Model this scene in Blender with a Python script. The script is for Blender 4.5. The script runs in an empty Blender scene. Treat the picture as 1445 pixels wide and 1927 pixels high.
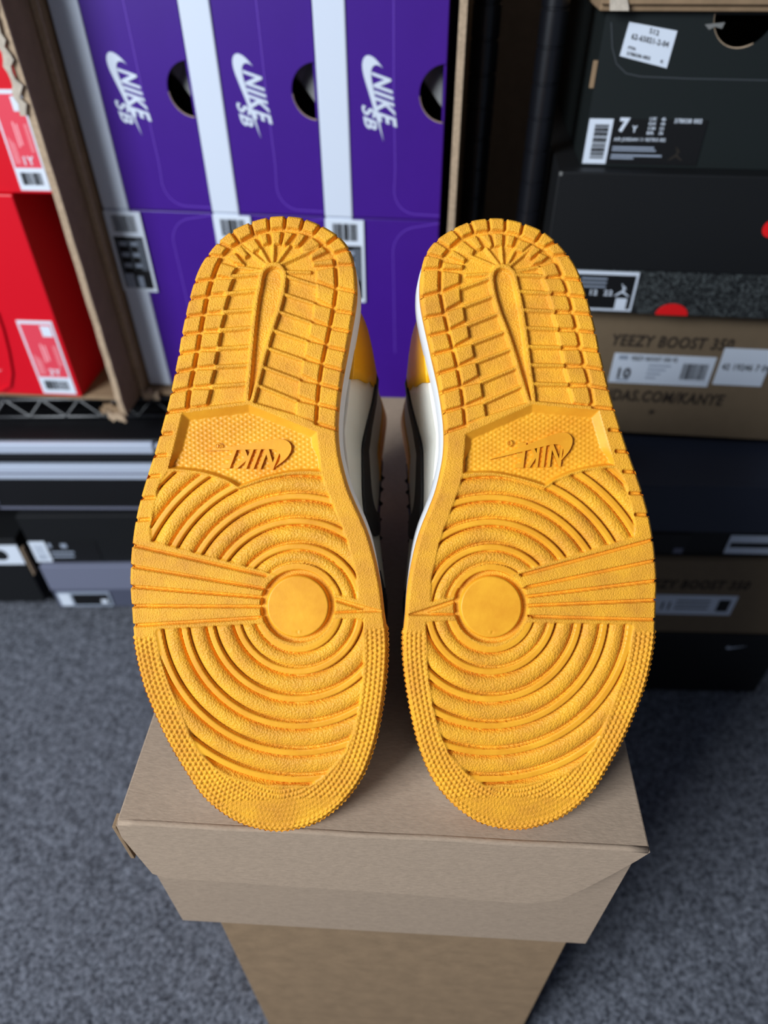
import bpy, bmesh, math, random
import numpy as np
from mathutils import Matrix, Vector
from mathutils.geometry import tessellate_polygon
random.seed(7); rng = np.random.default_rng(7)
SC = bpy.context.scene; COL = SC.collection
# ------------------------------------------------------------------ camera, world, lights, exposure
F, CX, CY = 1290.0, 722.5, 963.5            # focal length and centre in pixels of the 1445x1927 frame
TH, ROLL, CAMZ = math.radians(41.7), math.radians(0.5), 0.80
FW = np.array([0, math.cos(TH), -math.sin(TH)]); UP0 = np.array([0, math.sin(TH), math.cos(TH)]); RT0 = np.array([1., 0, 0])
RT = RT0 * math.cos(ROLL) - UP0 * math.sin(ROLL); UP = UP0 * math.cos(ROLL) + RT0 * math.sin(ROLL)
CAM = np.array([0, 0, CAMZ])
cd = bpy.data.cameras.new('camera'); cam = bpy.data.objects.new('camera', cd); COL.objects.link(cam)
cam.matrix_world = Matrix(((RT[0], UP[0], -FW[0], 0), (RT[1], UP[1], -FW[1], 0), (RT[2], UP[2], -FW[2], CAMZ), (0, 0, 0, 1)))
cd.sensor_fit = 'VERTICAL'; cd.sensor_height = 36.0; cd.lens = 36.0 * F / 1927.0; cd.clip_start = 0.01
cd.dof.use_dof = True; cd.dof.focus_distance = 0.325; cd.dof.aperture_fstop = 6.0
SC.camera = cam
w = bpy.data.worlds.new('World'); SC.world = w; w.use_nodes = True
w.node_tree.nodes['Background'].inputs[0].default_value = (0.62, 0.74, 1.0, 1)
w.node_tree.nodes['Background'].inputs[1].default_value = 0.09
def area(name, loc, target, sx, sy, power, col):
    l = bpy.data.lights.new(name, 'AREA'); l.shape = 'RECTANGLE'; l.size = sx; l.size_y = sy; l.energy = power; l.color = col
    o = bpy.data.objects.new(name, l); COL.objects.link(o); o.location = loc
    o.rotation_euler = (Vector(target) - Vector(loc)).to_track_quat('-Z', 'Y').to_euler()
area('window_left_offscreen', (-1.75, -1.1, 1.75), (0.0, 0.40, 0.45), 1.1, 1.2, 70, (0.86, 0.93, 1.0))
SC.view_settings.view_transform = 'Standard'; SC.view_settings.look = 'None'
SC.view_settings.gamma = 1.0; SC.view_settings.use_curve_mapping = False; SC.view_settings.exposure = 0.58

# ------------------------------------------------------------------ materials
def lin(r, g, b):
    f = lambda c: (c / 255 / 12.92) if c / 255 <= 0.04045 else ((c / 255 + 0.055) / 1.055) ** 2.4
    return (f(r), f(g), f(b), 1)
MATS = {}
def mat(name, col, rough=0.6, bump=0.0, bscale=400., vary=0.0, vscale=30., metal=0.0, col2=None, spec=0.4, stretch=None, coat=0.0, voro=False):
    if name in MATS: return MATS[name]
    m = bpy.data.materials.new(name); m.use_nodes = True; nt = m.node_tree; N = nt.nodes; L = nt.links
    b = N['Principled BSDF']; b.inputs['Base Color'].default_value = col; b.inputs['Roughness'].default_value = rough
    b.inputs['Metallic'].default_value = metal; b.inputs['Specular IOR Level'].default_value = spec; b.inputs['Coat Weight'].default_value = coat
    tc = N.new('ShaderNodeTexCoord'); src = tc.outputs['Object']
    if stretch:
        mp = N.new('ShaderNodeMapping'); mp.inputs['Scale'].default_value = stretch; L.new(src, mp.inputs['Vector']); src = mp.outputs['Vector']
    if vary > 0:
        n = N.new('ShaderNodeTexNoise'); n.inputs['Scale'].default_value = vscale; n.inputs['Detail'].default_value = 6; n.inputs['Roughness'].default_value = 0.65
        L.new(src, n.inputs['Vector']); r = N.new('ShaderNodeValToRGB'); L.new(n.outputs['Fac'], r.inputs['Fac'])
        c2 = col2 or tuple(c * (1 - vary) for c in col[:3]) + (1,)
        r.color_ramp.elements[0].position = 0.32; r.color_ramp.elements[0].color = c2
        r.color_ramp.elements[1].position = 0.66; r.color_ramp.elements[1].color = col
        L.new(r.outputs['Color'], b.inputs['Base Color'])
    if bump > 0:
        if voro:
            n = N.new('ShaderNodeTexVoronoi'); n.inputs['Scale'].default_value = bscale; out = n.outputs['Distance']
        else:
            n = N.new('ShaderNodeTexNoise'); n.inputs['Scale'].default_value = bscale; n.inputs['Detail'].default_value = 3; out = n.outputs['Fac']
        L.new(src, n.inputs['Vector']); bp = N.new('ShaderNodeBump'); bp.inputs['Strength'].default_value = bump; bp.inputs['Distance'].default_value = 0.0006
        L.new(out, bp.inputs['Height']); L.new(bp.outputs['Normal'], b.inputs['Normal'])
    MATS[name] = m; return m
YEL = lin(253, 180, 46); YEL2 = lin(222, 150, 46)
M_GRAIN = mat('yellow_rubber_grained', YEL, 0.55, 0.55, 1100, 0.1, 55, col2=YEL2, voro=True, spec=0.3)
M_FINE = mat('yellow_rubber_pebbled', YEL, 0.55, 0.85, 1500, 0.1, 55, col2=YEL2, spec=0.3)
M_SMOOTH = mat('yellow_rubber_smooth', YEL, 0.45, 0.08, 500, 0.1, 40, col2=lin(232, 152, 34), spec=0.35)
M_WHITE = mat('offwhite_leather', lin(228, 226, 214), 0.5, 0.25, 700, 0.05, 60)
M_MID = mat('white_midsole_rubber', lin(226, 228, 230), 0.55, 0.12, 900)
M_YLEA = mat('yellow_leather', lin(243, 172, 8), 0.45, 0.2, 700)
M_BLEA = mat('black_leather', lin(34, 34, 36), 0.5, 0.3, 700)
M_LACE = mat('black_lace', lin(26, 26, 27), 0.8, 0.4, 1500)
M_KRAFT = mat('kraft_board', lin(170, 148, 127), 0.85, 0.25, 1400, 0.2, 900, stretch=(0.3, 1, 1), spec=0.2)
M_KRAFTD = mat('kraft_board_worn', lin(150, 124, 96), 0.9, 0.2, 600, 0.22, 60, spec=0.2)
M_KEDGE = mat('kraft_cut_edge', lin(190, 165, 138), 0.95, 0.5, 500, 0.3, 300, spec=0.1)
M_TORN = mat('torn_paper', lin(205, 192, 175), 0.95, 0.6, 300, 0.3, 150, spec=0.1)
M_PURPLE = mat('purple_print', lin(64, 21, 134), 0.38, 0.03, 300, 0.06, 20, spec=0.35)
M_PLINE = mat('purple_crease', lin(104, 62, 182), 0.5)
M_BOXW = mat('white_print', lin(212, 220, 234), 0.5)
M_RED = mat('red_print', lin(214, 6, 30), 0.4, 0.03, 300, spec=0.35)
M_REDL = mat('red_label', lin(226, 66, 84), 0.5)
M_REDLT = mat('red_label_ink', lin(248, 170, 178), 0.5)
M_BLACK = mat('black_board', lin(16, 17, 19), 0.55, 0.05, 500, spec=0.35)
M_BLACK2 = mat('black_green_board', lin(22, 28, 28), 0.55, 0.05, 500, spec=0.35)
M_INK = mat('black_ink', lin(14, 14, 16), 0.5)
M_TISSUE = mat('grey_tissue', lin(120, 120, 118), 0.8, 0.3, 80, spec=0.2)
M_PAPER = mat('white_paper', lin(218, 226, 238), 0.55)
M_PRINTG = mat('grey_print', lin(150, 160, 176), 0.6)
M_YZ = mat('taupe_board', lin(122, 104, 82), 0.85, 0.1, 600, 0.08, 80, spec=0.2)
M_YZINK = mat('taupe_dark_ink', lin(52, 42, 34), 0.8)
M_YZDINK = mat('dark_taupe_ink', lin(40, 34, 27), 0.85)
M_NAVY = mat('navy_grey_board', lin(46, 51, 66), 0.5, 0.05, 500, spec=0.4)
M_LINE = mat('dark_crease', lin(62, 66, 70), 0.6)
M_GREYB = mat('grey_lavender_board', lin(112, 116, 136), 0.6)
M_GREYB2 = mat('slate_board', lin(78, 82, 100), 0.6)
M_STEEL = mat('black_coated_steel', lin(14, 15, 20), 0.3, spec=0.6)
M_ALU = mat('brushed_aluminium', lin(198, 208, 226), 0.35, metal=0.25)
M_CASE = mat('black_case_panel', lin(13, 13, 16), 0.5, 0.05, 300)
M_TRIM = mat('grey_trim', lin(110, 112, 130), 0.5)
M_REDDOT = mat('red_ink', lin(235, 20, 24), 0.5)
M_WALL = mat('wall_paint', lin(120, 112, 104), 0.9, 0.1, 200)
def cement():
    m = mat('cement_print', lin(24, 27, 28), 0.5); nt = m.node_tree; N = nt.nodes; L = nt.links
    tc = N.new('ShaderNodeTexCoord'); v = N.new('ShaderNodeTexNoise'); v.inputs['Scale'].default_value = 330; v.inputs['Detail'].default_value = 4; v.inputs['Distortion'].default_value = 2.0
    L.new(tc.outputs['Object'], v.inputs['Vector']); r = N.new('ShaderNodeValToRGB'); L.new(v.outputs['Fac'], r.inputs['Fac'])
    r.color_ramp.elements[0].position = .48; r.color_ramp.elements[0].color = lin(20, 22, 23)
    r.color_ramp.elements[1].position = .66; r.color_ramp.elements[1].color = lin(92, 98, 98)
    L.new(r.outputs['Color'], N['Principled BSDF'].inputs['Base Color']); return m
M_CEMENT = cement()
def carpet_mat():
    m = mat('grey_carpet', lin(110, 112, 122), 0.95, spec=0.1); nt = m.node_tree; N = nt.nodes; L = nt.links; b = N['Principled BSDF']
    tc = N.new('ShaderNodeTexCoord'); a = N.new('ShaderNodeTexNoise'); a.inputs['Scale'].default_value = 230; a.inputs['Detail'].default_value = 5; a.inputs['Roughness'].default_value = .75
    L.new(tc.outputs['Object'], a.inputs['Vector']); r = N.new('ShaderNodeValToRGB'); L.new(a.outputs['Fac'], r.inputs['Fac'])
    r.color_ramp.elements[0].position = .36; r.color_ramp.elements[0].color = lin(48, 50, 57)
    r.color_ramp.elements[1].position = .64; r.color_ramp.elements[1].color = lin(136, 139, 149)
    L.new(r.outputs['Color'], b.inputs['Base Color'])
    bp = N.new('ShaderNodeBump'); bp.inputs['Strength'].default_value = .8; bp.inputs['Distance'].default_value = .003
    L.new(a.outputs['Fac'], bp.inputs['Height']); L.new(bp.outputs['Normal'], b.inputs['Normal']); return m
M_CARPET = carpet_mat()

# ------------------------------------------------------------------ helpers
def link(name, me, m, parent=None, loc=None):
    o = bpy.data.objects.new(name, me); COL.objects.link(o)
    if m is not None and not me.materials: me.materials.append(m)
    if parent is not None: o.parent = parent
    if loc is not None: o.location = loc
    return o
def empty(name, loc=(0, 0, 0), rz=0.0, label=None, cat=None, group=None, mw=None):
    o = bpy.data.objects.new(name, None); COL.objects.link(o); o.empty_display_size = .02
    if mw is not None: o.matrix_world = mw
    else: o.location = loc; o.rotation_euler = (0, 0, rz)
    return tag(o, label, cat, group)
def tag(o, label=None, cat=None, group=None, kind=None):
    if label: o['label'] = label
    if cat: o['category'] = cat
    if group: o['group'] = group
    if kind: o['kind'] = kind
    return o
def pyd(verts, faces, smooth=False):
    me = bpy.data.meshes.new('m'); me.from_pydata([tuple(map(float, v)) for v in verts], [], [tuple(f) for f in faces]); me.update()
    if smooth: me.polygons.foreach_set('use_smooth', [True] * len(me.polygons))
    return me
def box(name, x0, x1, y0, y1, z0, z1, m, parent=None, bev=0.0006):
    bm = bmesh.new(); bmesh.ops.create_cube(bm, size=1)
    for v in bm.verts: v.co = ((x0 + x1) / 2 + v.co.x * (x1 - x0), (y0 + y1) / 2 + v.co.y * (y1 - y0), (z0 + z1) / 2 + v.co.z * (z1 - z0))
    if bev: bmesh.ops.bevel(bm, geom=bm.edges[:], offset=bev, segments=2, affect='EDGES', profile=.5)
    me = bpy.data.meshes.new(name); bm.to_mesh(me); bm.free(); return link(name, me, m, parent)
def prism(name, poly, y0, y1, m, parent=None, holes=()):
    """polygon in local x,z; extruded from y0 (front) to y1 (back)"""
    loops = [list(poly)] + [list(h) for h in holes]
    flat = [p for l in loops for p in l]; n = len(flat)
    tris = tessellate_polygon([[Vector((p[0], p[1], 0)) for p in l] for l in loops])
    V = [(p[0], y0, p[1]) for p in flat] + [(p[0], y1, p[1]) for p in flat]
    Fc = [t for t in tris] + [tuple(i + n for i in reversed(t)) for t in tris]
    k = 0
    for l in loops:
        for i in range(len(l)):
            a, b = k + i, k + (i + 1) % len(l); Fc.append((a, a + n, b + n, b))
        k += len(l)
    me = pyd(V, Fc); bm = bmesh.new(); bm.from_mesh(me); bmesh.ops.recalc_face_normals(bm, faces=bm.faces); bm.to_mesh(me); bm.free()
    return link(name, me, m, parent)
def rects(name, rs, y0, y1, m, parent):
    """many little printed bars (x0,x1,z0,z1) as one flat printed part"""
    V, Fc = [], []
    for (x0, x1, z0, z1) in rs:
        k = len(V); V += [(x0, y0, z0), (x1, y0, z0), (x1, y0, z1), (x0, y0, z1), (x0, y1, z0), (x1, y1, z0), (x1, y1, z1), (x0, y1, z1)]
        Fc += [(k, k + 1, k + 2, k + 3), (k + 1, k + 5, k + 6, k + 2), (k + 5, k + 4, k + 7, k + 6), (k + 4, k, k + 3, k + 7), (k + 3, k + 2, k + 6, k + 7), (k + 4, k + 5, k + 1, k)]
    o = link(name, pyd(V, Fc), m, parent)
    if len(rs) > 1: o['kind'] = 'stuff'          # fine print, too small to pick apart
    return o
def tube(name, pts, r, m, parent=None, seg=8, closed=False):
    pts = [Vector(p) for p in pts]; V, Fc = [], []; n = len(pts)
    for i, p in enumerate(pts):
        d = (pts[min(i + 1, n - 1)] - pts[max(i - 1, 0)]).normalized()
        a = d.cross(Vector((0, 0, 1))); a = a if a.length > .05 else d.cross(Vector((1, 0, 0))); a.normalize(); b = d.cross(a)
        for k in range(seg): t = 2 * math.pi * k / seg; V.append(p + (a * math.cos(t) + b * math.sin(t)) * r)
    for i in range(n - 1):
        for k in range(seg): Fc.append((i * seg + k, i * seg + (k + 1) % seg, (i + 1) * seg + (k + 1) % seg, (i + 1) * seg + k))
    Fc += [tuple(range(seg))[::-1], tuple((n - 1) * seg + k for k in range(seg))]
    return link(name, pyd(V, Fc, True), m, parent)
def text_mesh(body, bold=0.0, shear=0.0, spacing=1.12):
    c = bpy.data.curves.new('t', 'FONT'); c.body = body; c.size = 1; c.offset = bold; c.shear = shear; c.space_character = spacing; c.resolution_u = 3; c.extrude = .5
    o = bpy.data.objects.new('t', c); COL.objects.link(o); dg = bpy.context.evaluated_depsgraph_get()
    me = bpy.data.meshes.new_from_object(o.evaluated_get(dg)); bpy.data.objects.remove(o); bpy.data.curves.remove(c); me.materials.clear(); return me
def text(name, body, m, parent, P0, XA, YA, NA, thick, bold=0.0, shear=0.0):
    """text filling the rectangle P0 + a*XA + b*YA (XA along the line, YA up the letters), extruded along NA"""
    me = text_mesh(body, bold, shear); n = len(me.vertices); co = np.empty(n * 3); me.vertices.foreach_get('co', co); co = co.reshape(-1, 3)
    lo, hi = co.min(0), co.max(0); q = (co - lo) / np.maximum(hi - lo, 1e-6)
    P = np.array(P0) + q[:, :1] * np.array(XA) + q[:, 1:2] * np.array(YA) + (q[:, 2:] - .5) * np.array(NA) * thick * 2
    me.vertices.foreach_set('co', P.ravel()); me.update(); return link(name, me, m, parent)
def swoosh():
    """the curved tick outline, x 0..1, y up"""
    P = [(24, 7.8)]
    def cub(p0, a, b, c, n=10):
        for i in range(1, n + 1):
            t = i / n; P.append(tuple((1 - t) ** 3 * p0[k] + 3 * (1 - t) ** 2 * t * a[k] + 3 * (1 - t) * t * t * b[k] + t ** 3 * c[k] for k in (0, 1)))
    def rel(*d):
        p = P[-1]; cub(p, (p[0] + d[0], p[1] + d[1]), (p[0] + d[2], p[1] + d[3]), (p[0] + d[4], p[1] + d[5]))
    P.append((6.442, 15.276)); rel(-1.456, .616, -2.679, .925, -3.668, .925); rel(-1.12, 0, -1.933, -.392, -2.437, -1.177)
    rel(-.317, -.504, -.41, -1.143, -.28, -1.918); rel(.13, -.775, .476, -1.6, 1.036, -2.478); rel(.467, -.71, 1.232, -1.643, 2.297, -2.8)
    rel(-.37, .6, -.63, 1.2, -.784, 1.848); rel(-.28, 1.195, -.028, 2.072, .756, 2.632); rel(.373, .261, .886, .392, 1.54, .392); rel(.522, 0, 1.11, -.084, 1.764, -.252)
    x0 = min(p[0] for p in P); x1 = max(p[0] for p in P); y0 = max(p[1] for p in P)
    return [((p[0] - x0) / (x1 - x0), (y0 - p[1]) / (x1 - x0)) for p in P]
SW = swoosh()
JUMP = [(.50, .62), (.46, .72), (.42, .82), (.36, .96), (.40, .98), (.47, .86), (.54, .74), (.58, .80), (.63, .80), (.64, .74), (.60, .69), (.72, .60), (.70, .57), (.58, .61), (.58, .48), (.70, .34), (.86, .22), (.98, .12), (.95, .08), (.80, .15), (.64, .25), (.52, .36), (.42, .30), (.26, .18), (.08, .08), (.04, .12), (.16, .24), (.32, .38), (.46, .48)]
def ray(px, py): return FW + RT * (px - CX) / F - UP * (py - CY) / F
class Frame:
    """an upright front panel standing at (x, y), turned by rz; local x runs along it, z up, y into the depth"""
    def __init__(s, root): s.root = root; s.M = np.array(root.matrix_basis if root.parent is None else root.matrix_basis); s.I = np.linalg.inv(s.M)
    def at(s, px, py):
        o = s.I @ np.append(CAM, 1); d = s.I[:3, :3] @ ray(px, py); k = -o[1] / d[1]; p = o[:3] + d * k; return (float(p[0]), float(p[2]))
def arc(cx, cz, r, a0, a1, n=12): return [(cx + r * math.cos(math.radians(a0 + (a1 - a0) * i / n)), cz + r * math.sin(math.radians(a0 + (a1 - a0) * i / n))) for i in range(n + 1)]
def strip(name, pts, wd, y0, y1, m, parent):
    """a thin line of width wd along pts (local x,z) as one flat piece"""
    n = len(pts); A, B = [], []
    for i, p in enumerate(pts):
        q0, q1 = pts[max(i - 1, 0)], pts[min(i + 1, n - 1)]; d = np.array([q1[0] - q0[0], q1[1] - q0[1]]); d /= np.linalg.norm(d) + 1e-9
        nn = np.array([-d[1], d[0]]) * wd / 2; A.append((p[0] + nn[0], p[1] + nn[1])); B.append((p[0] - nn[0], p[1] - nn[1]))
    return prism(name, A + B[::-1], y0, y1, m, parent)
def barcode(name, x0, x1, z0, z1, m, parent, n=26, vert=True, y=-.0009):
    rs = []; t = 0.0
    L = (x1 - x0) if vert else (z1 - z0); st = L / n
    for i in range(n):
        wd = st * random.choice([.35, .5, .8])
        rs.append((x0 + i * st, x0 + i * st + wd, z0, z1) if vert else (x0, x1, z0 + i * st, z0 + i * st + wd))
    return rects(name, rs, y, y + .0003, m, parent)
def quad_px(fr, pts): return [fr.at(*p) for p in pts]

# ------------------------------------------------------------------ setting
nx, ny = 420, 330
gx = np.linspace(-1.1, 1.1, nx); gy = np.linspace(-.35, 1.35, ny)
X, Y = np.meshgrid(gx, gy); Z = -rng.random(X.shape) * .0035
idx = np.arange(nx * ny).reshape(ny, nx)
X = X + rng.normal(0, .0012, X.shape); Y = Y + rng.normal(0, .0012, Y.shape)
V = np.stack([X, Y, Z], -1).reshape(-1, 3); Q = np.stack([idx[:-1, :-1], idx[:-1, 1:], idx[1:, 1:], idx[1:, :-1]], -1).reshape(-1, 4)
def np_mesh(V, Q, smooth=True):
    me = bpy.data.meshes.new('m'); k = Q.shape[1]; me.vertices.add(len(V)); me.vertices.foreach_set('co', np.ascontiguousarray(V, dtype=np.float32).ravel())
    me.loops.add(Q.size); me.loops.foreach_set('vertex_index', np.ascontiguousarray(Q, dtype=np.int32).ravel())
    me.polygons.add(len(Q)); me.polygons.foreach_set('loop_start', np.arange(0, Q.size, k, dtype=np.int32)); me.polygons.foreach_set('loop_total', np.full(len(Q), k, dtype=np.int32))
    me.update(calc_edges=True); me.validate()
    if smooth: me.polygons.foreach_set('use_smooth', np.ones(len(me.polygons), bool))
    return me
tag(link('floor', np_mesh(V, Q), M_CARPET), 'speckled grey carpet floor under the racks and boxes', 'floor', kind='structure')
wb = box('wall_back', -1.6, 1.6, 1.32, 1.36, 0, 2.4, M_WALL, bev=0); tag(wb, 'plain back wall behind the racks', 'wall', kind='structure')

# ------------------------------------------------------------------ the sneakers
LZ = 0.4695                                   # lid height of the carton stand
D0 = 0.315; K = D0 / F                        # sole plane distance, metres per drawing unit
PVX, PVY = 921.0, 1140.0                      # pivot disc of the drawing
def Z4(*p): return np.array([(740 + x / 2.89, 400 + y / 2.89) for x, y in p])
def Z5(*p): return np.array([(740 + x / 2.779, 860 + y / 2.779) for x, y in p])
def Z6(*p): return np.array([(740 + x / 2.779, 1150 + y / 2.779) for x, y in p])
OUT = np.array([(932, 414), (905, 416), (882, 421), (851, 435), (820, 456), (801, 481), (792, 511), (789.5, 540), (791, 570), (797, 603), (804.5, 637), (812, 671), (820, 706), (827, 741), (833, 782), (835.5, 816), (834.5, 850), (830, 880),
 (820, 922), (807, 957), (795, 986), (785, 1015), (777, 1047), (770, 1083), (765, 1119), (762, 1159), (759, 1190), (759, 1225), (762, 1262), (769, 1312), (782, 1375), (797, 1423), (818, 1467), (848, 1504), (877, 1528), (905, 1544), (940, 1553), (972, 1556),
 (1006, 1551), (1046, 1537), (1082, 1513), (1114, 1481), (1141, 1438), (1169, 1387), (1194, 1330), (1212, 1280), (1224, 1225), (1229, 1180), (1231, 1126), (1232, 1090), (1229.5, 1047), (1225, 1011), (1217, 968), (1206, 928), (1193, 889),
 (1179, 850), (1166, 811), (1153, 769), (1143, 734), (1134, 697), (1126, 663), (1119, 628), (1111, 595), (1102, 562), (1092, 531), (1082, 507), (1068, 485), (1045, 459), (1018, 438), (985, 424), (958, 417)])
def spline(P, n, closed=True):
    P = np.asarray(P, float); m = len(P); S = []
    segs = m if closed else m - 1
    per = max(2, int(math.ceil(n / segs)))
    for i in range(segs):
        g = lambda k: P[k % m] if closed else P[min(max(k, 0), m - 1)]
        p0, p1, p2, p3 = g(i - 1), g(i), g(i + 1), g(i + 2)
        for j in range(per):
            t = j / per; S.append(.5 * (2 * p1 + (p2 - p0) * t + (2 * p0 - 5 * p1 + 4 * p2 - p3) * t * t + (3 * p1 - p0 - 3 * p2 + p3) * t ** 3))
    if not closed: S.append(P[-1])
    S = np.array(S)
    Q = np.vstack([S, S[:1]]) if closed else S
    d = np.r_[0, np.cumsum(np.linalg.norm(np.diff(Q, axis=0), axis=1))]; t = np.linspace(0, d[-1], n, endpoint=not closed)
    return np.stack([np.interp(t, d, Q[:, 0]), np.interp(t, d, Q[:, 1])], -1)
OUTS = spline(OUT, 1500)
STEP = 1.7
gx = np.arange(752, 1240, STEP); gy = np.arange(408, 1564, STEP)
PX, PY = np.meshgrid(gx, gy); SH = PX.shape
def seg_d(px, py, a, b):
    ab = b - a; l = (ab @ ab) + 1e-9; t = np.clip(((px - a[0]) * ab[0] + (py - a[1]) * ab[1]) / l, 0, 1)
    return np.hypot(px - a[0] - t * ab[0], py - a[1] - t * ab[1])
def window(P, pad):
    x0, y0 = P.min(0) - pad; x1, y1 = P.max(0) + pad
    i0, i1 = np.searchsorted(gy, [y0, y1]); j0, j1 = np.searchsorted(gx, [x0, x1]); return slice(i0, i1), slice(j0, j1)
def sdf(P, px, py):
    """signed distance, negative inside"""
    d = np.full(px.shape, 1e9); ins = np.zeros(px.shape, bool); n = len(P)
    for i in range(n):
        a, b = P[i], P[(i + 1) % n]; d = np.minimum(d, seg_d(px, py, a, b))
        if a[1] != b[1]:
            c = ((a[1] > py) != (b[1] > py)) & (px < (b[0] - a[0]) * (py - a[1]) / (b[1] - a[1]) + a[0]); ins ^= c
    return np.where(ins, -d, d)
def sm(x): x = np.clip(x, 0, 1); return x * x * (3 - 2 * x)
mm = 0.001 / K / 1.0                           # drawing units per millimetre
OSD = sdf(OUTS[::5], PX, PY)
H = np.full(SH, 3.0)                            # height in mm
ID = np.zeros(SH, int); PARTS = {0: ('outsole', M_FINE)}
def newid(name, m): i = len(PARTS); PARTS[i] = (name, m); return i
def level(P, lv, wall=4.0, name=None, m=None, mask=None):
    w_ = window(P, 12); d = sdf(P, PX[w_], PY[w_]); t = sm(.5 - d / wall)
    if mask is not None: t = t * mask[w_]
    H[w_] = H[w_] * (1 - t) + lv * t
    if name:
        i = newid(name, m); ins = (d < 1) if mask is None else ((d < 1) & (mask[w_] > .5)); ID[w_] = np.where(ins, i, ID[w_]); return i
def groove(P, hw, lv, wall=3.4):
    P = np.asarray(P, float); w_ = window(P, 14); d = np.full(PX[w_].shape, 1e9)
    for i in range(len(P) - 1): d = np.minimum(d, seg_d(PX[w_], PY[w_], P[i], P[i + 1]))
    t = sm((hw + wall - d) / wall); H[w_] = np.minimum(H[w_], H[w_] * (1 - t) + lv * t)
def rib(P, hw, lv, wall=3.4):
    P = np.asarray(P, float); w_ = window(P, 14); d = np.full(PX[w_].shape, 1e9)
    for i in range(len(P) - 1): d = np.minimum(d, seg_d(PX[w_], PY[w_], P[i], P[i + 1]))
    t = sm((hw + wall - d) / wall); H[w_] = np.maximum(H[w_], H[w_] * (1 - t) + lv * t)
# heel: outer ring gutter, pads, second row blocks, fan, central slot
G1 = Z4((388, 1160), (378, 1060), (364, 955), (345, 852), (322, 760), (298, 664), (277, 575), (262, 500), (251, 425), (252, 340), (262, 272), (296, 222), (330, 188), (372, 156), (436, 130), (520, 118), (602, 122), (685, 143), (756, 178), (815, 210), (850, 245), (885, 300), (912, 365), (942, 455), (966, 552), (988, 648), (1008, 745), (1030, 842), (1056, 945), (1075, 1058))
G1S = spline(G1, 140, False)
MID = np.vstack([G1S, Z4((1075, 1058), (745, 1030), (500, 1112), (388, 1160))])
level(MID, 1.35, 3)
outer = [((272, 1203), (388, 1163)), ((268, 1092), (377, 1060)), ((252, 987), (363, 953)), ((230, 887), (343, 852)), ((208, 782), (322, 752)), ((187, 681), (298, 656)), ((163, 583), (276, 562)), ((145, 471), (257, 440)), ((146, 322), (254, 318)), ((174, 237), (270, 262)), ((225, 160), (302, 212)), ((320, 100), (370, 158)), ((410, 56), (436, 130)), ((509, 38), (520, 118)), ((605, 42), (602, 122)), ((703, 68), (685, 143)), ((808, 112), (762, 182)), ((883, 170), (808, 208)), ((943, 240), (855, 250)), ((1015, 380), (915, 370)), ((1050, 472), (946, 462)), ((1077, 565), (968, 556)), ((1097, 662), (990, 652)), ((1119, 764), (1009, 750)), ((1142, 864), (1032, 845)), ((1168, 968), (1058, 948)), ((1197, 1075), (1076, 1062))]
cen = Z4((590, 560))[0]
MIDSD = sdf(MID, PX, PY)
for i in range(len(outer) - 1):
    a, b = Z4(*outer[i]), Z4(*outer[i + 1]); ext = lambda q: q[0] + (q[0] - q[1]) * .4
    P = np.array([a[1] - (a[0] - a[1]) * .1, ext(a), ext(b), b[1] - (b[0] - b[1]) * .1]); w_ = window(P, 2); d = sdf(P, PX[w_], PY[w_])
    k = newid('tread_block', M_FINE); ID[w_] = np.where((d < 0) & (MIDSD[w_] > 1), k, ID[w_])
def blk(*p, top=3.0): level(Z4(*p), top, 4.2, 'tread_block', M_FINE)
LB = [((384, 1068), (488, 1041), (499, 1112), (392, 1152)), ((367, 957), (470, 932), (481, 1008), (381, 1052)), ((343, 852), (445, 822), (458, 894), (361, 946)), ((318, 748), (423, 722), (435, 793), (339, 842)), ((297, 652), (398, 622), (409, 688), (314, 742)), ((278, 554), (376, 522), (386, 598), (293, 646)), ((262, 452), (358, 413), (363, 493), (274, 543)), ((262, 330), (358, 345), (356, 395), (258, 438))]
RR = [((668, 350), (908, 362)), ((688, 440), (940, 455)), ((702, 540), (964, 552)), ((712, 636), (986, 648)), ((718, 737), (1006, 745)), ((728, 836), (1028, 842)), ((742, 938), (1054, 945)), ((752, 1032), (1074, 1056))]
SPL = [((802, 372), (832, 446)), ((832, 462), (858, 544)), ((856, 562), (880, 638)), ((880, 658), (898, 738)), ((904, 758), (920, 832)), ((922, 855), (945, 936)), ((946, 960), (970, 1044))]
for p in LB: blk(*p)
for i in range(7):
    (st, sb), a, b = SPL[i], RR[i][1], RR[i + 1][1]
    blk(st, (a[0] - 8, a[1] + 10), (b[0] - 4, b[1] - 24), (b[0] - 22, b[1] - 6), (sb[0], sb[1] - 4))
LR = [((535, 362), (362, 425)), ((546, 460), (380, 522)), ((572, 555), (402, 622)), ((602, 655), (427, 722)), ((634, 750), (450, 822)), ((664, 850), (474, 930)), ((700, 945), (492, 1040))]
for a, b in LR: rib(Z4(a, b), 1.6, 2.7)
for a, b in RR[:-1]: rib(Z4(a, (a[0] + (b[0] - a[0]) * .62, a[1] + (b[1] - a[1]) * .62)), 2.0, 2.7); groove(Z4((a[0] + (b[0] - a[0]) * .7, a[1] + (b[1] - a[1]) * .7), b), .8, 1.4)
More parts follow.
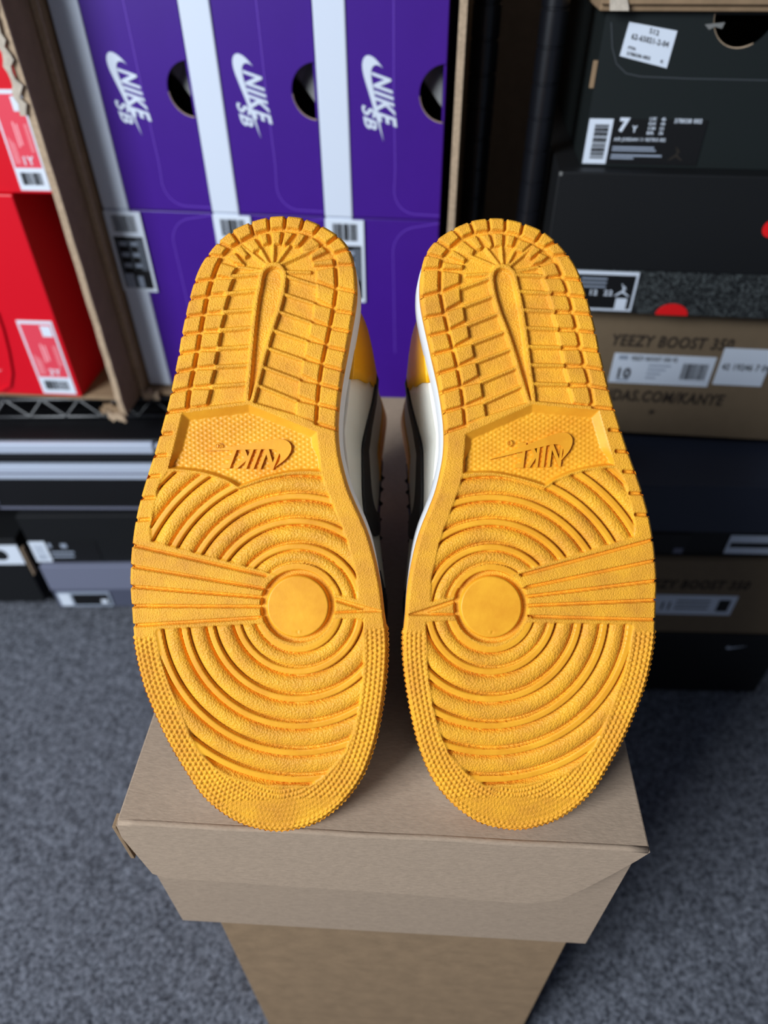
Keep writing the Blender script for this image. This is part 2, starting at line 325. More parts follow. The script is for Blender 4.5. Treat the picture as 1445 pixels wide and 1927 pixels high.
for p in [((328, 208), (372, 166), (438, 218), (428, 240), (400, 240)), ((402, 157), (445, 140), (480, 200), (470, 214), (448, 212)), ((467, 142), (515, 132), (536, 196), (520, 205)), ((536, 130), (590, 128), (588, 196), (546, 196)), ((613, 136), (660, 142), (640, 198), (608, 190)), ((680, 162), (745, 184), (692, 232), (648, 218)), ((756, 194), (798, 216), (738, 266), (716, 250)), ((788, 234), (836, 252), (800, 282), (742, 298)), ((778, 314), (868, 284), (896, 350), (822, 362)), ((294, 247), (322, 217), (392, 264), (380, 284)), ((268, 284), (378, 298), (372, 318), (262, 318))]: blk(*p)
for p in [((345, 220), (562, 308)), ((500, 208), (572, 300)), ((582, 205), (590, 300)), ((650, 225), (606, 308)), ((752, 196), (622, 306)), ((780, 308), (645, 334)), ((392, 352), (536, 344))]: rib(Z4(*p), 1.4, 2.5)
groove(G1S, 1.4, 1.1)
for o_, i_ in outer: groove(Z4((o_[0] + (o_[0] - i_[0]) * .1, o_[1] + (o_[1] - i_[1]) * .1), i_), 1.0, 1.1)
SLOT = spline(Z4((590, 318), (556, 330), (543, 365), (552, 440), (580, 540), (618, 640), (656, 752), (694, 880), (736, 1016), (742, 1012), (722, 860), (706, 730), (690, 610), (672, 500), (652, 415), (634, 345)), 90)
w_ = window(SLOT, 20); d = sdf(SLOT, PX[w_], PY[w_]); t = sm((10.5 - d) / 3.5); H[w_] = np.maximum(H[w_], H[w_] * (1 - t) + 2.9 * t)
ID[w_] = np.where(d < 9, newid('slot_rim', M_FINE), ID[w_])
level(SLOT, 1.0, 4.5, 'heel_slot', M_GRAIN)
# shank panel with bevelled frame
bot = spline(np.vstack([Z4((372, 1422)), Z5((500, 84), (640, 108), (786, 152))]), 30, False); bot2 = spline(Z5((790, 150), (850, 112), (950, 74), (1060, 52), (1145, 45)), 30, False)
SHK = np.vstack([Z4((385, 1208), (745, 1048), (1105, 1080), (1188, 1372)), bot2[::-1], bot[::-1]])
w_ = window(SHK, 8); d = -sdf(SHK, PX[w_], PY[w_])
bev = np.where(PY[w_] > 868, 5, 15.0); bev = np.where((PY[w_] > 840), 15 - 10 * sm((PY[w_] - 840) / 28), 15)
t = np.clip(d / bev, 0, 1); H[w_] = np.where(d > 0, 3.0 - 2.6 * t, H[w_])
k = newid('shank_panel', M_SMOOTH); ID[w_] = np.where(d > 0, k, ID[w_]); SHK_FLOOR = 0.4
lat = np.maximum(sm((np.abs(((PX[w_] * .7 + PY[w_]) / 9.5) % 1 - .5) * 2 - .35) / .5), sm((np.abs(((PX[w_] * .55 - PY[w_]) / 9.5) % 1 - .5) * 2 - .35) / .5))
H[w_] += np.where(t >= 1, lat * .27, 0)
# forefoot: concentric rings in two fields
FU = np.vstack([bot + [0, 5], bot2 + [0, 5], Z5((1148, 60), (1190, 112), (1224, 232), (1248, 372), (1246, 412), (720, 574), (628, 606), (505, 650), (330, 718), (192, 752), (197, 650), (216, 540), (241, 440), (276, 340), (326, 210), (352, 130))])
FL = np.vstack([Z5((172, 856), (330, 848), (505, 930), (690, 860), (1236, 870)), Z6((1240, 80), (1216, 220), (1182, 340), (1132, 480), (1082, 606), (1042, 690), (960, 778), (880, 832), (700, 882), (480, 893), (420, 862), (358, 806), (290, 728), (242, 620), (206, 480), (180, 300))])
CXR, CYR = 921.7, 1140.0
dx, dy = PX - CXR, PY - CYR; RD = np.hypot(dx, dy); sn = dy / np.maximum(RD, 1); RE = RD / (1 + .043 * sn)
RK = np.array([76.5, 116, 165, 213, 260.5, 308, 356, 404])
near = np.abs(RE[..., None] - RK); kk = near.argmin(-1); dr = near.min(-1)
lo = np.clip(np.searchsorted(RK, RE.ravel()).reshape(SH) - 1, 0, len(RK) - 2); tt = (RE - RK[lo]) / (RK[lo + 1] - RK[lo])
tb = np.clip(np.abs(tt - .5) / .33, 0, 1); tube_h = .5 + 2.3 * np.sqrt(np.maximum(0, 1 - tb ** 2.2))
rib_h = .5 + 2.2 * sm((8.2 - dr) / 3.4)
ring_h = np.maximum(tube_h, rib_h)
for FP, nm in ((FU, 'u'), (FL, 'l')):
    w_ = window(FP, 8); d = sdf(FP, PX[w_], PY[w_]); ok = RE[w_] > 66
    t = sm(.5 - d / 4.0) * ok; H[w_] = H[w_] * (1 - t) + ring_h[w_] * t
    ins = (d < 0) & ok
    for k in range(len(RK)):
        mr = ins & (dr[w_] < 6.6) & (kk[w_] == k)
        for mq in ([mr & (PX[w_] < 1012), mr & (PX[w_] >= 1012)] if (nm == 'u' and k >= 4) else [mr]):
            if mq.sum() > 40: ID[w_] = np.where(mq, newid('tread_ring', M_SMOOTH), ID[w_])
        if k < len(RK) - 1:
            mt = ins & (dr[w_] >= 6.6) & (lo[w_] == k) & (RE[w_] > RK[0])
            if mt.sum() > 40: ID[w_] = np.where(mt, newid('tread_band', M_GRAIN), ID[w_])
# spokes, pointer, pivot disc
FAN = Z5((600, 618), (1380, 412), (1380, 862), (650, 850)); 
for q in [((600, 632), (1385, 420)), ((640, 688), (1385, 532)), ((670, 728), (1385, 640)), ((680, 773), (1385, 742)), ((680, 828), (1385, 846))]: groove(Z5(*q), 1.3, 1.0, 2.6)
for q in [((636, 648), (1400, 438), (1400, 514), (662, 684)), ((664, 694), (1400, 545), (1400, 632), (688, 724)), ((690, 733), (1400, 650), (1400, 736), (696, 770)), ((696, 778), (1400, 752), (1400, 838), (690, 824))]:
    P = Z5(*q); w_ = window(P, 3); d = sdf(P, PX[w_], PY[w_]); k = newid('tread_bar', M_FINE); ID[w_] = np.where((d < 0) & (RD[w_] > 66), k, ID[w_])
PTR = Z5((330, 736), (66, 822), (330, 824)); level(PTR, 1.3, 3); level(Z5((318, 758), (176, 810), (318, 812)), 2.9, 3.5, 'pointer', M_FINE)
t = sm((70.5 - RD) / 3.5); H[:] = H * (1 - t) + 1.0 * t; t = sm((60 - RD) / 4.5); H[:] = H * (1 - t) + 3.2 * t
t = sm((8.5 - np.abs(RD - 74)) / 3.0) * ((sn > .25) | (sn < -.5)); H[:] = np.maximum(H, 2.8 * t)
ID[RD < 60] = newid('pivot_disc', M_SMOOTH)
# short slits along the lateral edge
for q in [((1250, 1192), (1165, 1186)), ((1290, 1306), (1200, 1301)), ((1330, 1416), (1240, 1410))]: groove(Z4(*q), 1.0, 1.2)
for q in [((1350, 194), (1225, 190)), ((1370, 305), (1255, 301))]: groove(Z5(*q), 1.0, 1.2)
# pointed texture round the toe
near_i = np.zeros(SH, int); dn = np.full(SH, 1e9)
r0 = int(np.searchsorted(gy, 1178)); sx, sy, sdn, sni = PX[r0:], PY[r0:], dn[r0:], near_i[r0:]
for i in np.nonzero(OUTS[:, 1] > 1165)[0]:
    q = (sx - OUTS[i, 0]) ** 2 + (sy - OUTS[i, 1]) ** 2; b = q < sdn; sdn[b] = q[b]; sni[b] = i
outl = np.linalg.norm(np.roll(OUTS, -1, 0) - OUTS, axis=1); arcl = np.r_[0, np.cumsum(outl)[:-1]]
FLSD = sdf(FL, PX, PY); depth_in = -OSD
toe = (PY > 1183) & (FLSD > 3) & (OSD < 2)
PER = 10.2
row = np.floor(depth_in / 8.6); sa = np.abs(((arcl[near_i] / PER + .5 * (row % 2)) % 1) - .5) * 2; sb = 1 - np.abs(((depth_in / 8.6) % 1) - .5) * 2
pyr = np.maximum(0, 1.15 - np.hypot(1 - sa, 1 - sb)) ; amp = np.where(PY > 1495, np.where(depth_in < 12, .9, .25), .95)
tz = sm((PY - 1183) / 8) * sm((FLSD - 3) / 4) * (OSD < 2)
H += tz * (pyr * amp * .9 - .5)
ID[toe & (ID == 0)] = newid('toe_rim', M_FINE)
# rounded outer edge
H -= 1.3 * sm(1 - depth_in / 6.0) * (depth_in < 6)
# ---- from the drawing to the solid sole
VOPT, UOPT = (PVY - CY) * K, (CX - PVX) * K
def wtoe(py): return 0.012 * np.clip((np.asarray(py, float) - 1290) / 266, 0, 1.1) ** 2
def place(px, py, h):
    """drawing point plus height (metres) -> sole coordinates: x across, y towards the heel, z out of the sole"""
    wv = wtoe(py); u = (np.asarray(px) - PVX) * K; v = (PVY - np.asarray(py)) * K; s = wv / D0
    return np.stack([u + s * (u - UOPT), v + s * (v - VOPT), h - wv], -1)
nrm = np.roll(OUTS, -1, 0) - np.roll(OUTS, 1, 0); nrm /= np.linalg.norm(nrm, axis=1)[:, None]; nrm = np.stack([-nrm[:, 1], nrm[:, 0]], -1)
if ((OUTS + nrm * 5 - OUTS.mean(0)) ** 2).sum() < ((OUTS - OUTS.mean(0)) ** 2).sum(): nrm = -nrm
def samp(px, py):
    i = np.clip(np.round((py - gy[0]) / STEP).astype(int), 0, SH[0] - 1); j = np.clip(np.round((px - gx[0]) / STEP).astype(int), 0, SH[1] - 1); return H[i, j]
inn = OUTS - nrm * 7; hin = samp(inn[:, 0], inn[:, 1]); notch = np.clip((2.6 - hin) / 1.4, 0, 1) * (OUTS[:, 1] < 1182)
serr = (np.abs((arcl / PER) % 1 - .5) * 2) * (OUTS[:, 1] > 1184)
OUTD = OUTS + nrm * (serr * 3.6 - notch * 5.0)[:, None]
inside = OSD < 0
cell = (inside[:-1, :-1] | inside[:-1, 1:] | inside[1:, 1:] | inside[1:, :-1])
used = np.zeros(SH, bool)
for a, b in ((slice(None, -1), slice(None, -1)), (slice(None, -1), slice(1, None)), (slice(1, None), slice(1, None)), (slice(1, None), slice(None, -1))): used[a, b] |= cell
edge = used & (~inside)
GX, GY, GH = PX.copy(), PY.copy(), H.copy()
ei = np.argwhere(edge)
for i, j in ei:
    k = ((OUTD[:, 0] - PX[i, j]) ** 2 + (OUTD[:, 1] - PY[i, j]) ** 2).argmin(); GX[i, j], GY[i, j] = OUTD[k]; GH[i, j] = min(H[i, j], 1.5)
VS = place(GX, GY, GH * .0013)
vid = np.arange(SH[0] * SH[1]).reshape(SH)
CELLID = ID[:-1, :-1]; QA = np.stack([vid[1:, :-1], vid[1:, 1:], vid[:-1, 1:], vid[:-1, :-1]], -1)
def interp1(x, xs, ys): return np.interp(x, xs, ys)
# upper: v towards the heel, h away from the sole (centimetres)
lidv = lambda h: .8907 * h - 11.84
def v0(h): return max(np.interp(h, [1.5, 3, 4.5, 5.5, 6.5, 8, 10, 12, 14, 16, 18], [-10.1, -9.9, -9.0, -7.0, -4.8, -2.4, .2, 2.2, 3.9, 5.3, 6.3]), lidv(h) + .75)
def v1(h): return np.interp(h, [1.5, 4, 7, 10, 13, 17], [17.3, 17.2, 16.6, 14.8, 13.2, 12.2])
def hwid(v, h):
    a, b = v0(h), v1(h); t = np.clip((v - a) / (b - a), 0, 1)
    base = np.interp(v, [-10, -7, -4, 0, 4, 8, 12, 17], [4.7, 5.2, 5.4, 5.2, 4.5, 3.95, 3.85, 3.85])
    return base * np.interp(h, [2, 4, 8, 12, 17], [.99, .98, .97, .93, .84]) * (max(0, 1 - abs(2 * t - 1) ** 5)) ** .5
def cent(v, h): return np.interp(v, [-10, -4, 0, 4, 8, 12, 16], [1.2, 1.6, 1.8, 2.0, 1.8, 1.0, .35]) - LEAN * max(0, h - 2)
def upper_pt(side, v, h, off=0.0): return (cent(v, h) + side * (hwid(v, h) + off), v, -h)
def zone(v, h):
    f = v - v0(h)
    if h > 16.3: return 'collar'
    if v > 10.6 + .12 * h and h < 10.2: return 'heel_counter'
    if f < 2.2 and h > 6.2: return 'eyestay'
    if v < 4.6 - (h - 2.5) * 1.6 and h < 6.3: return 'toe_overlay'
    if h > 14.0 - .1 * (v - 8): return 'collar'
    return 'quarter_panel'
ZM = {'collar': M_YLEA, 'heel_counter': M_YLEA, 'eyestay': M_BLEA, 'toe_overlay': M_BLEA, 'quarter_panel': M_WHITE}
ZO = {'collar': .05, 'heel_counter': .1, 'eyestay': .12, 'toe_overlay': .1, 'quarter_panel': 0.}
LEAN = .105
def sneaker(mir, piv, rot, scale, label, logo):
    """mir=+1 keeps the drawing, -1 mirrors it; piv = pivot position in the picture frame, rot about the sole normal"""
    c, s_ = math.cos(rot), math.sin(rot)
    ax = RT * c + UP * s_; ay = UP * c - RT * s_; az = -FW
    org = CAM + ray(*piv) * D0
    base_l = np.array([.035 * mir, -.108, -.02])                   # the thing's base: where the toe stands
    b = org + scale * (ax * base_l[0] + ay * base_l[1] + az * base_l[2])
    Mx = Matrix([[ax[i] * scale, ay[i] * scale, az[i] * scale, b[i]] for i in range(3)] + [[0, 0, 0, 1]])
    root = empty('sneaker', mw=Mx, label=label, cat='sneaker', group='pair of sneakers leaning soles out on the lid')
    def flip(A):
        A = np.asarray(A, float) * np.array([mir, 1, 1]); wz = org[2] + scale * (A[..., 0] * ax[2] + A[..., 1] * ay[2] + A[..., 2] * az[2])
        A = A.copy(); A[..., 1] += np.maximum(0, LZ + .0006 - wz) / (scale * ay[2])      # the rubber gives where it rests on the lid
        return A - base_l
    def fc(Q): return Q if mir > 0 else Q[:, ::-1]
    for i, (nm, m) in PARTS.items():
        sel = cell & (CELLID == i)
        if sel.sum() < 6: continue
        q = QA[sel]; uq, inv = np.unique(q, return_inverse=True); o = link(nm, np_mesh(flip(VS.reshape(-1, 3)[uq]), fc(inv.reshape(-1, 4))), m, root)
    # outsole side wall, then midsole
    n = len(OUTD)
    def wall(nm, rows, m):
        R = np.array([flip(r) for r in rows]); k = len(rows); V = R.reshape(-1, 3); Q = []
        a = np.arange(n); b_ = (a + 1) % n
        for i in range(k - 1): Q.append(np.stack([i * n + a, i * n + b_, (i + 1) * n + b_, (i + 1) * n + a], -1))
        return link(nm, np_mesh(V, fc(np.vstack(Q)) if True else None, True), m, root)
    ofs = lambda d_: OUTS + nrm * d_[:, None]
    one = np.ones(n); serr2 = (np.abs((arcl / PER + .5) % 1 - .5) * 2) * (OUTS[:, 1] > 1184)
    top = .00195 * one
    wall('outsole_sidewall', [place(*OUTD.T, top), place(*ofs(serr * 4.2 - notch * 5).T, one * .0002), place(*ofs(serr * .5 - notch * 3).T, -.0012 * one), place(*ofs(serr2 * 4.2 - notch * 1).T, -.0032 * one), place(*ofs(0 * one).T, -.0046 * one), place(*ofs(-3.5 * one).T, -.0052 * one)], M_SMOOTH)
    medb = sm((PVX + 40 - OUTS[:, 0]) / 60) * sm((1150 - OUTS[:, 1]) / 200)
    wall('midsole', [place(*ofs(-4 * one).T, -.0046 * one), place(*ofs(-1.0 * one + 1.5 * medb).T, -.0075 * one), place(*ofs(-1.0 * one + 4 * medb).T, -.014 * one), place(*ofs(-3 * one + 7 * medb).T, -.024 * one), place(*ofs(-9 * one + 5 * medb).T, -.0262 * one), place(*ofs(-60 * one).T, -.0262 * one)], M_MID)
    # upper, one mesh for each panel
    hs = np.linspace(2.2, 17.0, 52); nv = 60
    for nm in ('quarter_panel', 'heel_counter', 'eyestay', 'toe_overlay', 'collar'):
        V, Q, D = [], [], {}
        for sd in (-1, 1):
            for i in range(len(hs) - 1):
                for j in range(nv):
                    ta = lambda j_: .5 - .5 * math.cos(math.pi * j_ / nv)
                    hm = (hs[i] + hs[i + 1]) / 2; vm = v0(hm) + ta(j + .5) * (v1(hm) - v0(hm))
                    if zone(vm, hm) != nm: continue
                    f_ = []
                    for (ii, jj) in ((i, j), (i, j + 1), (i + 1, j + 1), (i + 1, j)):
                        key = (sd, ii, jj)
                        if key not in D:
                            h = hs[ii]; v = v0(h) + ta(jj) * (v1(h) - v0(h)); D[key] = len(V); V.append(upper_pt(sd, v, h, ZO[nm] if 0 < jj < nv else 0))
                        f_.append(D[key])
                    Q.append(f_ if sd > 0 else f_[::-1])
        V = flip(np.array(V) * .01); Q = np.array(Q); o = link(nm, np_mesh(V, Q if mir > 0 else Q[:, ::-1]), ZM[nm], root)
        sol = o.modifiers.new('thick', 'SOLIDIFY'); sol.thickness = .002; sol.offset = 0
        if nm == 'heel_counter' or nm == 'quarter_panel':
            for sd in (-1, 1):
                if nm == 'heel_counter': pts = [upper_pt(sd, 10.85 + .12 * h, h, .14) for h in np.linspace(2.6, 10, 26)]
                else: pts = [upper_pt(sd, 9.0 + .02 * h, h, .03) for h in np.linspace(2.6, 8, 22)]
                pts = flip(np.array(pts) * .01)
                V2, Q2 = [], []
                for a in range(0, len(pts) - 1):
                    p, q = pts[a], pts[a] * .35 + pts[a + 1] * .65; k = len(V2)
                    for e in (p, q):
                        for dxy in ((-.0003, -.0003), (.0003, -.0003), (.0003, .0003), (-.0003, .0003)): V2.append((e[0] + dxy[0], e[1] + dxy[1], e[2]))
                    Q2 += [(k, k + 1, k + 5, k + 4), (k + 1, k + 2, k + 6, k + 5), (k + 2, k + 3, k + 7, k + 6), (k + 3, k, k + 4, k + 7)]
                link('stitching', pyd(V2, Q2), M_LACE if nm == 'heel_counter' else M_TISSUE, o)['kind'] = 'stuff'
    # side mark on both sides
    for sd in (-1, 1):
        poly = [(2.8 + 12.2 * x, 4.8 + 15.5 * y * 1.15) for x, y in SW]
        tr = tessellate_polygon([[Vector((a, b_, 0)) for a, b_ in poly]]); bm = bmesh.new(); vs = [bm.verts.new((a, b_, 0)) for a, b_ in poly]
        for t3 in tr:
            try: bm.faces.new([vs[i] for i in t3])
            except ValueError: pass
        bmesh.ops.subdivide_edges(bm, edges=[e for e in bm.edges if e.calc_length() > .8], cuts=5, use_grid_fill=True); bmesh.ops.triangulate(bm, faces=bm.faces)
        for v in bm.verts: p = flip(np.array([upper_pt(sd, v.co.x, v.co.y, .22)]) * .01)[0]; v.co = Vector(p)
        me = bpy.data.meshes.new('side_mark'); bm.to_mesh(me); bm.free(); o = link('side_mark', me, M_BLEA, root); sol = o.modifiers.new('t', 'SOLIDIFY'); sol.thickness = .0012; sol.offset = 0
    # lining, tongue, laces
    ring = [upper_pt(sd, v0(16.2) + t_ * (v1(16.2) - v0(16.2)), 16.2) for sd, ts in ((-1, np.linspace(0, 1, 30)), (1, np.linspace(1, 0, 30)[1:-1])) for t_ in ts]
    R = flip(np.array(ring) * .01); link('lining', pyd(R, [tuple(range(len(R)))]), M_BLEA, root)
    tv = [];
    for h in np.linspace(12, 17.6, 8):
        for e in (-1, 1):
            for dv in (1.0, 2.2): tv.append((cent(v0(min(h, 17)) + 2, h) + e * 2.6, v0(h) + dv, -h))
    tf = []
    for i in range(7):
        a = i * 4; tf += [(a, a + 4, a + 6, a + 2), (a + 1, a + 3, a + 7, a + 5), (a, a + 1, a + 5, a + 4), (a + 2, a + 6, a + 7, a + 3)]
    tf += [(0, 2, 3, 1), (28, 29, 31, 30)]
    link('tongue', pyd(flip(np.array(tv) * .01), tf, True), M_BLEA, root)
    for q in range(8):
        h = 7.2 + q * 1.12; pts = []
        for t_ in np.linspace(-1, 1, 15):
            v = v0(h) + .45 + 1.7 * abs(t_) ** 3; pts.append((cent(v, h) + t_ * (hwid(v0(h) + 2.15, h) + .15), v - .15, -h - .25 * t_))
        tube('lace', flip(np.array(pts) * .01), .0033, M_LACE, root)
    # raised mark and lettering in the shank panel (never mirrored)
    def loc(px, py, h):
        d_ = ray(px, py); zz = h; o_ = CAM - org; kz = (zz - o_ @ az) / (d_ @ az); p = o_ + d_ * kz
        return np.array([p @ ax, p @ ay, p @ az]) / scale - base_l
    z0 = SHK_FLOOR * .0013 + .0003; (h0, t0), (ta0, ta1, tb1) = logo
    A = loc(*h0, z0); B = loc(*t0, z0); dv = B - A; L_ = np.linalg.norm(dv); dv /= L_; nn = np.cross([0, 0, 1], dv)
    poly = []
    tilt = math.atan2(SW[0][1], 1)
    for x, y in SW:
        # unit tick rotated so that hook-to-tip lies along x
        xr = x * math.cos(tilt) + y * math.sin(tilt); yr = -x * math.sin(tilt) + y * math.cos(tilt); poly.append(A + dv * (xr * L_) + nn * (yr * L_))
    tr = tessellate_polygon([[Vector((p[0], p[1], 0)) for p in poly]]); n_ = len(poly)
    V = [p + np.array([0, 0, .0015]) for p in poly] + [p for p in poly]
    me = pyd(V, [t3 for t3 in tr] + [(i, (i + 1) % n_, (i + 1) % n_ + n_, i + n_) for i in range(n_)]); bm = bmesh.new(); bm.from_mesh(me); bmesh.ops.recalc_face_normals(bm, faces=bm.faces); bm.to_mesh(me); bm.free()
    link('raised_mark', me, M_SMOOTH, root)
    P0, P1, P2 = loc(*ta0, z0 + .0006), loc(*ta1, z0 + .0006), loc(*tb1, z0 + .0006)
    text('raised_lettering', 'NIKE', M_SMOOTH, root, P0, P1 - P0, P2 - P0, np.array([0, 0, 1.]), .0007, bold=.02, shear=.18)
    q = P1 + (P1 - P0) * .12; cr = [q + np.array([.0012 * math.cos(a), .0012 * math.sin(a), .0006]) for a in np.linspace(0, 2 * math.pi, 14)]
    tube('raised_ring', cr, .0003, M_SMOOTH, root, 5)
    return root
sneaker(1, (PVX, PVY), 0.0, 1.0, 'yellow-soled sneaker whose heel stands before the black shelf posts', (((1075, 818), (932, 861)), ((1061, 834), (971, 880), (1062, 876))) if False else (((1076, 815), (930, 862)), ((1060, 831), (969, 834), (1059, 878))))
LEAN = .16
sneaker(-1, (563, 1139), math.radians(2.2), 1.005, 'yellow-soled sneaker whose heel stands before the purple boxes', (((552, 832), (398, 848)), ((530, 843), (424, 840), (520, 884))))

# ------------------------------------------------------------------ carton stand under the sneakers
rz = math.radians(-3.4); LB_ = (-.1305, .1478)
st = empty('carton', (LB_[0], LB_[1], LZ - .147), rz, 'flat kraft carton with tuck lid, directly under the two sneakers', 'carton')
W_, D_, T_ = .2535, .385, .147
# body walls
box('front_wall', .0015, W_ - .0015, .004, .007, 0, T_ - .002, M_KRAFT, st, .0004); box('back_wall', .0015, W_ - .0015, D_ - .004, D_, 0, T_ - .002, M_KRAFT, st, .0004)
box('side_wall', 0.0015, .0045, .007, D_ - .004, 0, T_ - .002, M_KRAFT, st, .0004); box('side_wall', W_ - .0045, W_ - .0015, .007, D_ - .004, 0, T_ - .002, M_KRAFT, st, .0004)
box('bottom_panel', .0045, W_ - .0045, .007, D_ - .004, 0, .003, M_KRAFT, st, .0004)
lid = box('lid', 0, W_, .0012, D_, T_ - .0025, T_, M_KRAFT, st, .0009)
# front flap with one swept corner, slightly off the wall
fp = [(.0, T_ - .001), (.0005, T_ - .012), (.0095, T_ - .0445), (.016, T_ - .0478), (.06, T_ - .0490), (.13, T_ - .0505), (.196, T_ - .0535), (.208, T_ - .0525), (.219, T_ - .0475), (.230, T_ - .035), (.240, T_ - .0215), (.249, T_ - .0085), (W_, T_ - .001)]
fl = prism('front_flap', fp, -.0005, .0022, M_KRAFT, st)
for v in fl.data.vertices: v.co.y -= .0065 * max(0, (T_ - v.co.z) / .05)
box('tuck_tab', -.0025, -.0003, -.001, .006, T_ - .040, T_ - .003, M_KRAFTD, st, .0004)
tube('crease', [(x, .0008 + .0002 * math.sin(x * 90), T_ - .0013) for x in np.linspace(.001, W_ - .001, 30)], .0017, M_KRAFT, st, 8)
lb = empty('carton', (-.1105, .1585, 0), math.radians(-3.4), 'tall kraft carton standing on the carpet, carrying the flatter carton', 'carton')
TH2 = LZ - .147
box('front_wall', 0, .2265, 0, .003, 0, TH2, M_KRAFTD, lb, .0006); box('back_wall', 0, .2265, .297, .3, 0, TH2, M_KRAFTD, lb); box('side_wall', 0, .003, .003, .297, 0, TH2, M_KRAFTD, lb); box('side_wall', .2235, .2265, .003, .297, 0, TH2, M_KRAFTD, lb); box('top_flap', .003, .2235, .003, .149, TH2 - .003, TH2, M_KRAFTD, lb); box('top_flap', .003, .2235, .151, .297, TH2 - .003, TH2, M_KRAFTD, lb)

# ------------------------------------------------------------------ racks
def post(parent, x, y, h, r=.0122):
    V, Fc, mi = [], [], []; n = 20; prof = []
    z = 0.0
    prof.append((0, r)); k = .0254
    while k < h:
        prof += [(k - .0013, r), (k - .0008, r - .0008), (k + .0008, r - .0008), (k + .0013, r)]; k += .0254
    prof.append((h, r))
    for z, rr in prof:
        for i in range(n): a = 2 * math.pi * i / n; V.append((x + rr * math.cos(a), y + rr * math.sin(a), z))
    for j in range(len(prof) - 1):
        for i in range(n): Fc.append((j * n + i, j * n + (i + 1) % n, (j + 1) * n + (i + 1) % n, (j + 1) * n + i)); mi.append(0 if prof[j][1] == prof[j + 1][1] == r else 1)
    Fc.append(tuple((len(prof) - 1) * n + i for i in range(n))); mi.append(0)
    me = pyd(V, Fc, True); me.materials.append(M_STEEL); me.materials.append(M_STEEL); me.polygons.foreach_set('material_index', mi); me.set_sharp_from_angle(angle=math.radians(25)); return link('post', me, None, parent)
def shelf(parent, x0, x1, y0, y1, z, nm='wire_shelf'):
    bars = []
    for y in (y0, y1, (y0 + y1) / 2): bars += [[(x0, y, z - .003), (x1, y, z - .003)]]
    for y in (y0, y1): bars += [[(x0, y, z - .028), (x1, y, z - .028)], [(x0 + (x1 - x0) * i / 40, y, z - .003 - (.025 if i % 2 else 0)) for i in range(41)]]
    for x in (x0, x1): bars += [[(x, y0, z - .003), (x, y1, z - .003)], [(x, y0, z - .028), (x, y1, z - .028)]]
    s_ = empty(nm); s_.parent = parent
    for b in bars: tube('frame_rod', b, .0027, M_STEEL, s_, 6)
    nw = int((x1 - x0) / .026)
    for i in range(nw): x = x0 + (i + .5) * (x1 - x0) / nw; tube('wire', [(x, y0, z), (x, y1, z)], .0017, M_STEEL, s_, 6)
rk = empty('wire_rack', (0, 0, 0), 0, 'black wire rack holding the purple and red boxes', 'rack')
for x, y in ((.0905, .712), (-.83, .75), (.0905, 1.15), (-.83, 1.18)): post(rk, x, y, 1.3)
shelf(rk, -.82, .078, .718, 1.15, .352); shelf(rk, -.82, .078, .70, 1.15, .034)
rk2 = empty('wire_rack', (0, 0, 0), 0, 'black wire rack holding the stacked black and taupe boxes', 'rack')
for x, y in ((.1385, .667), (1.02, .60), (.1385, 1.11), (1.02, 1.1)): post(rk2, x, y, 1.3, .0112)
shelf(rk2, .152, 1.0, .655, 1.1, .357)

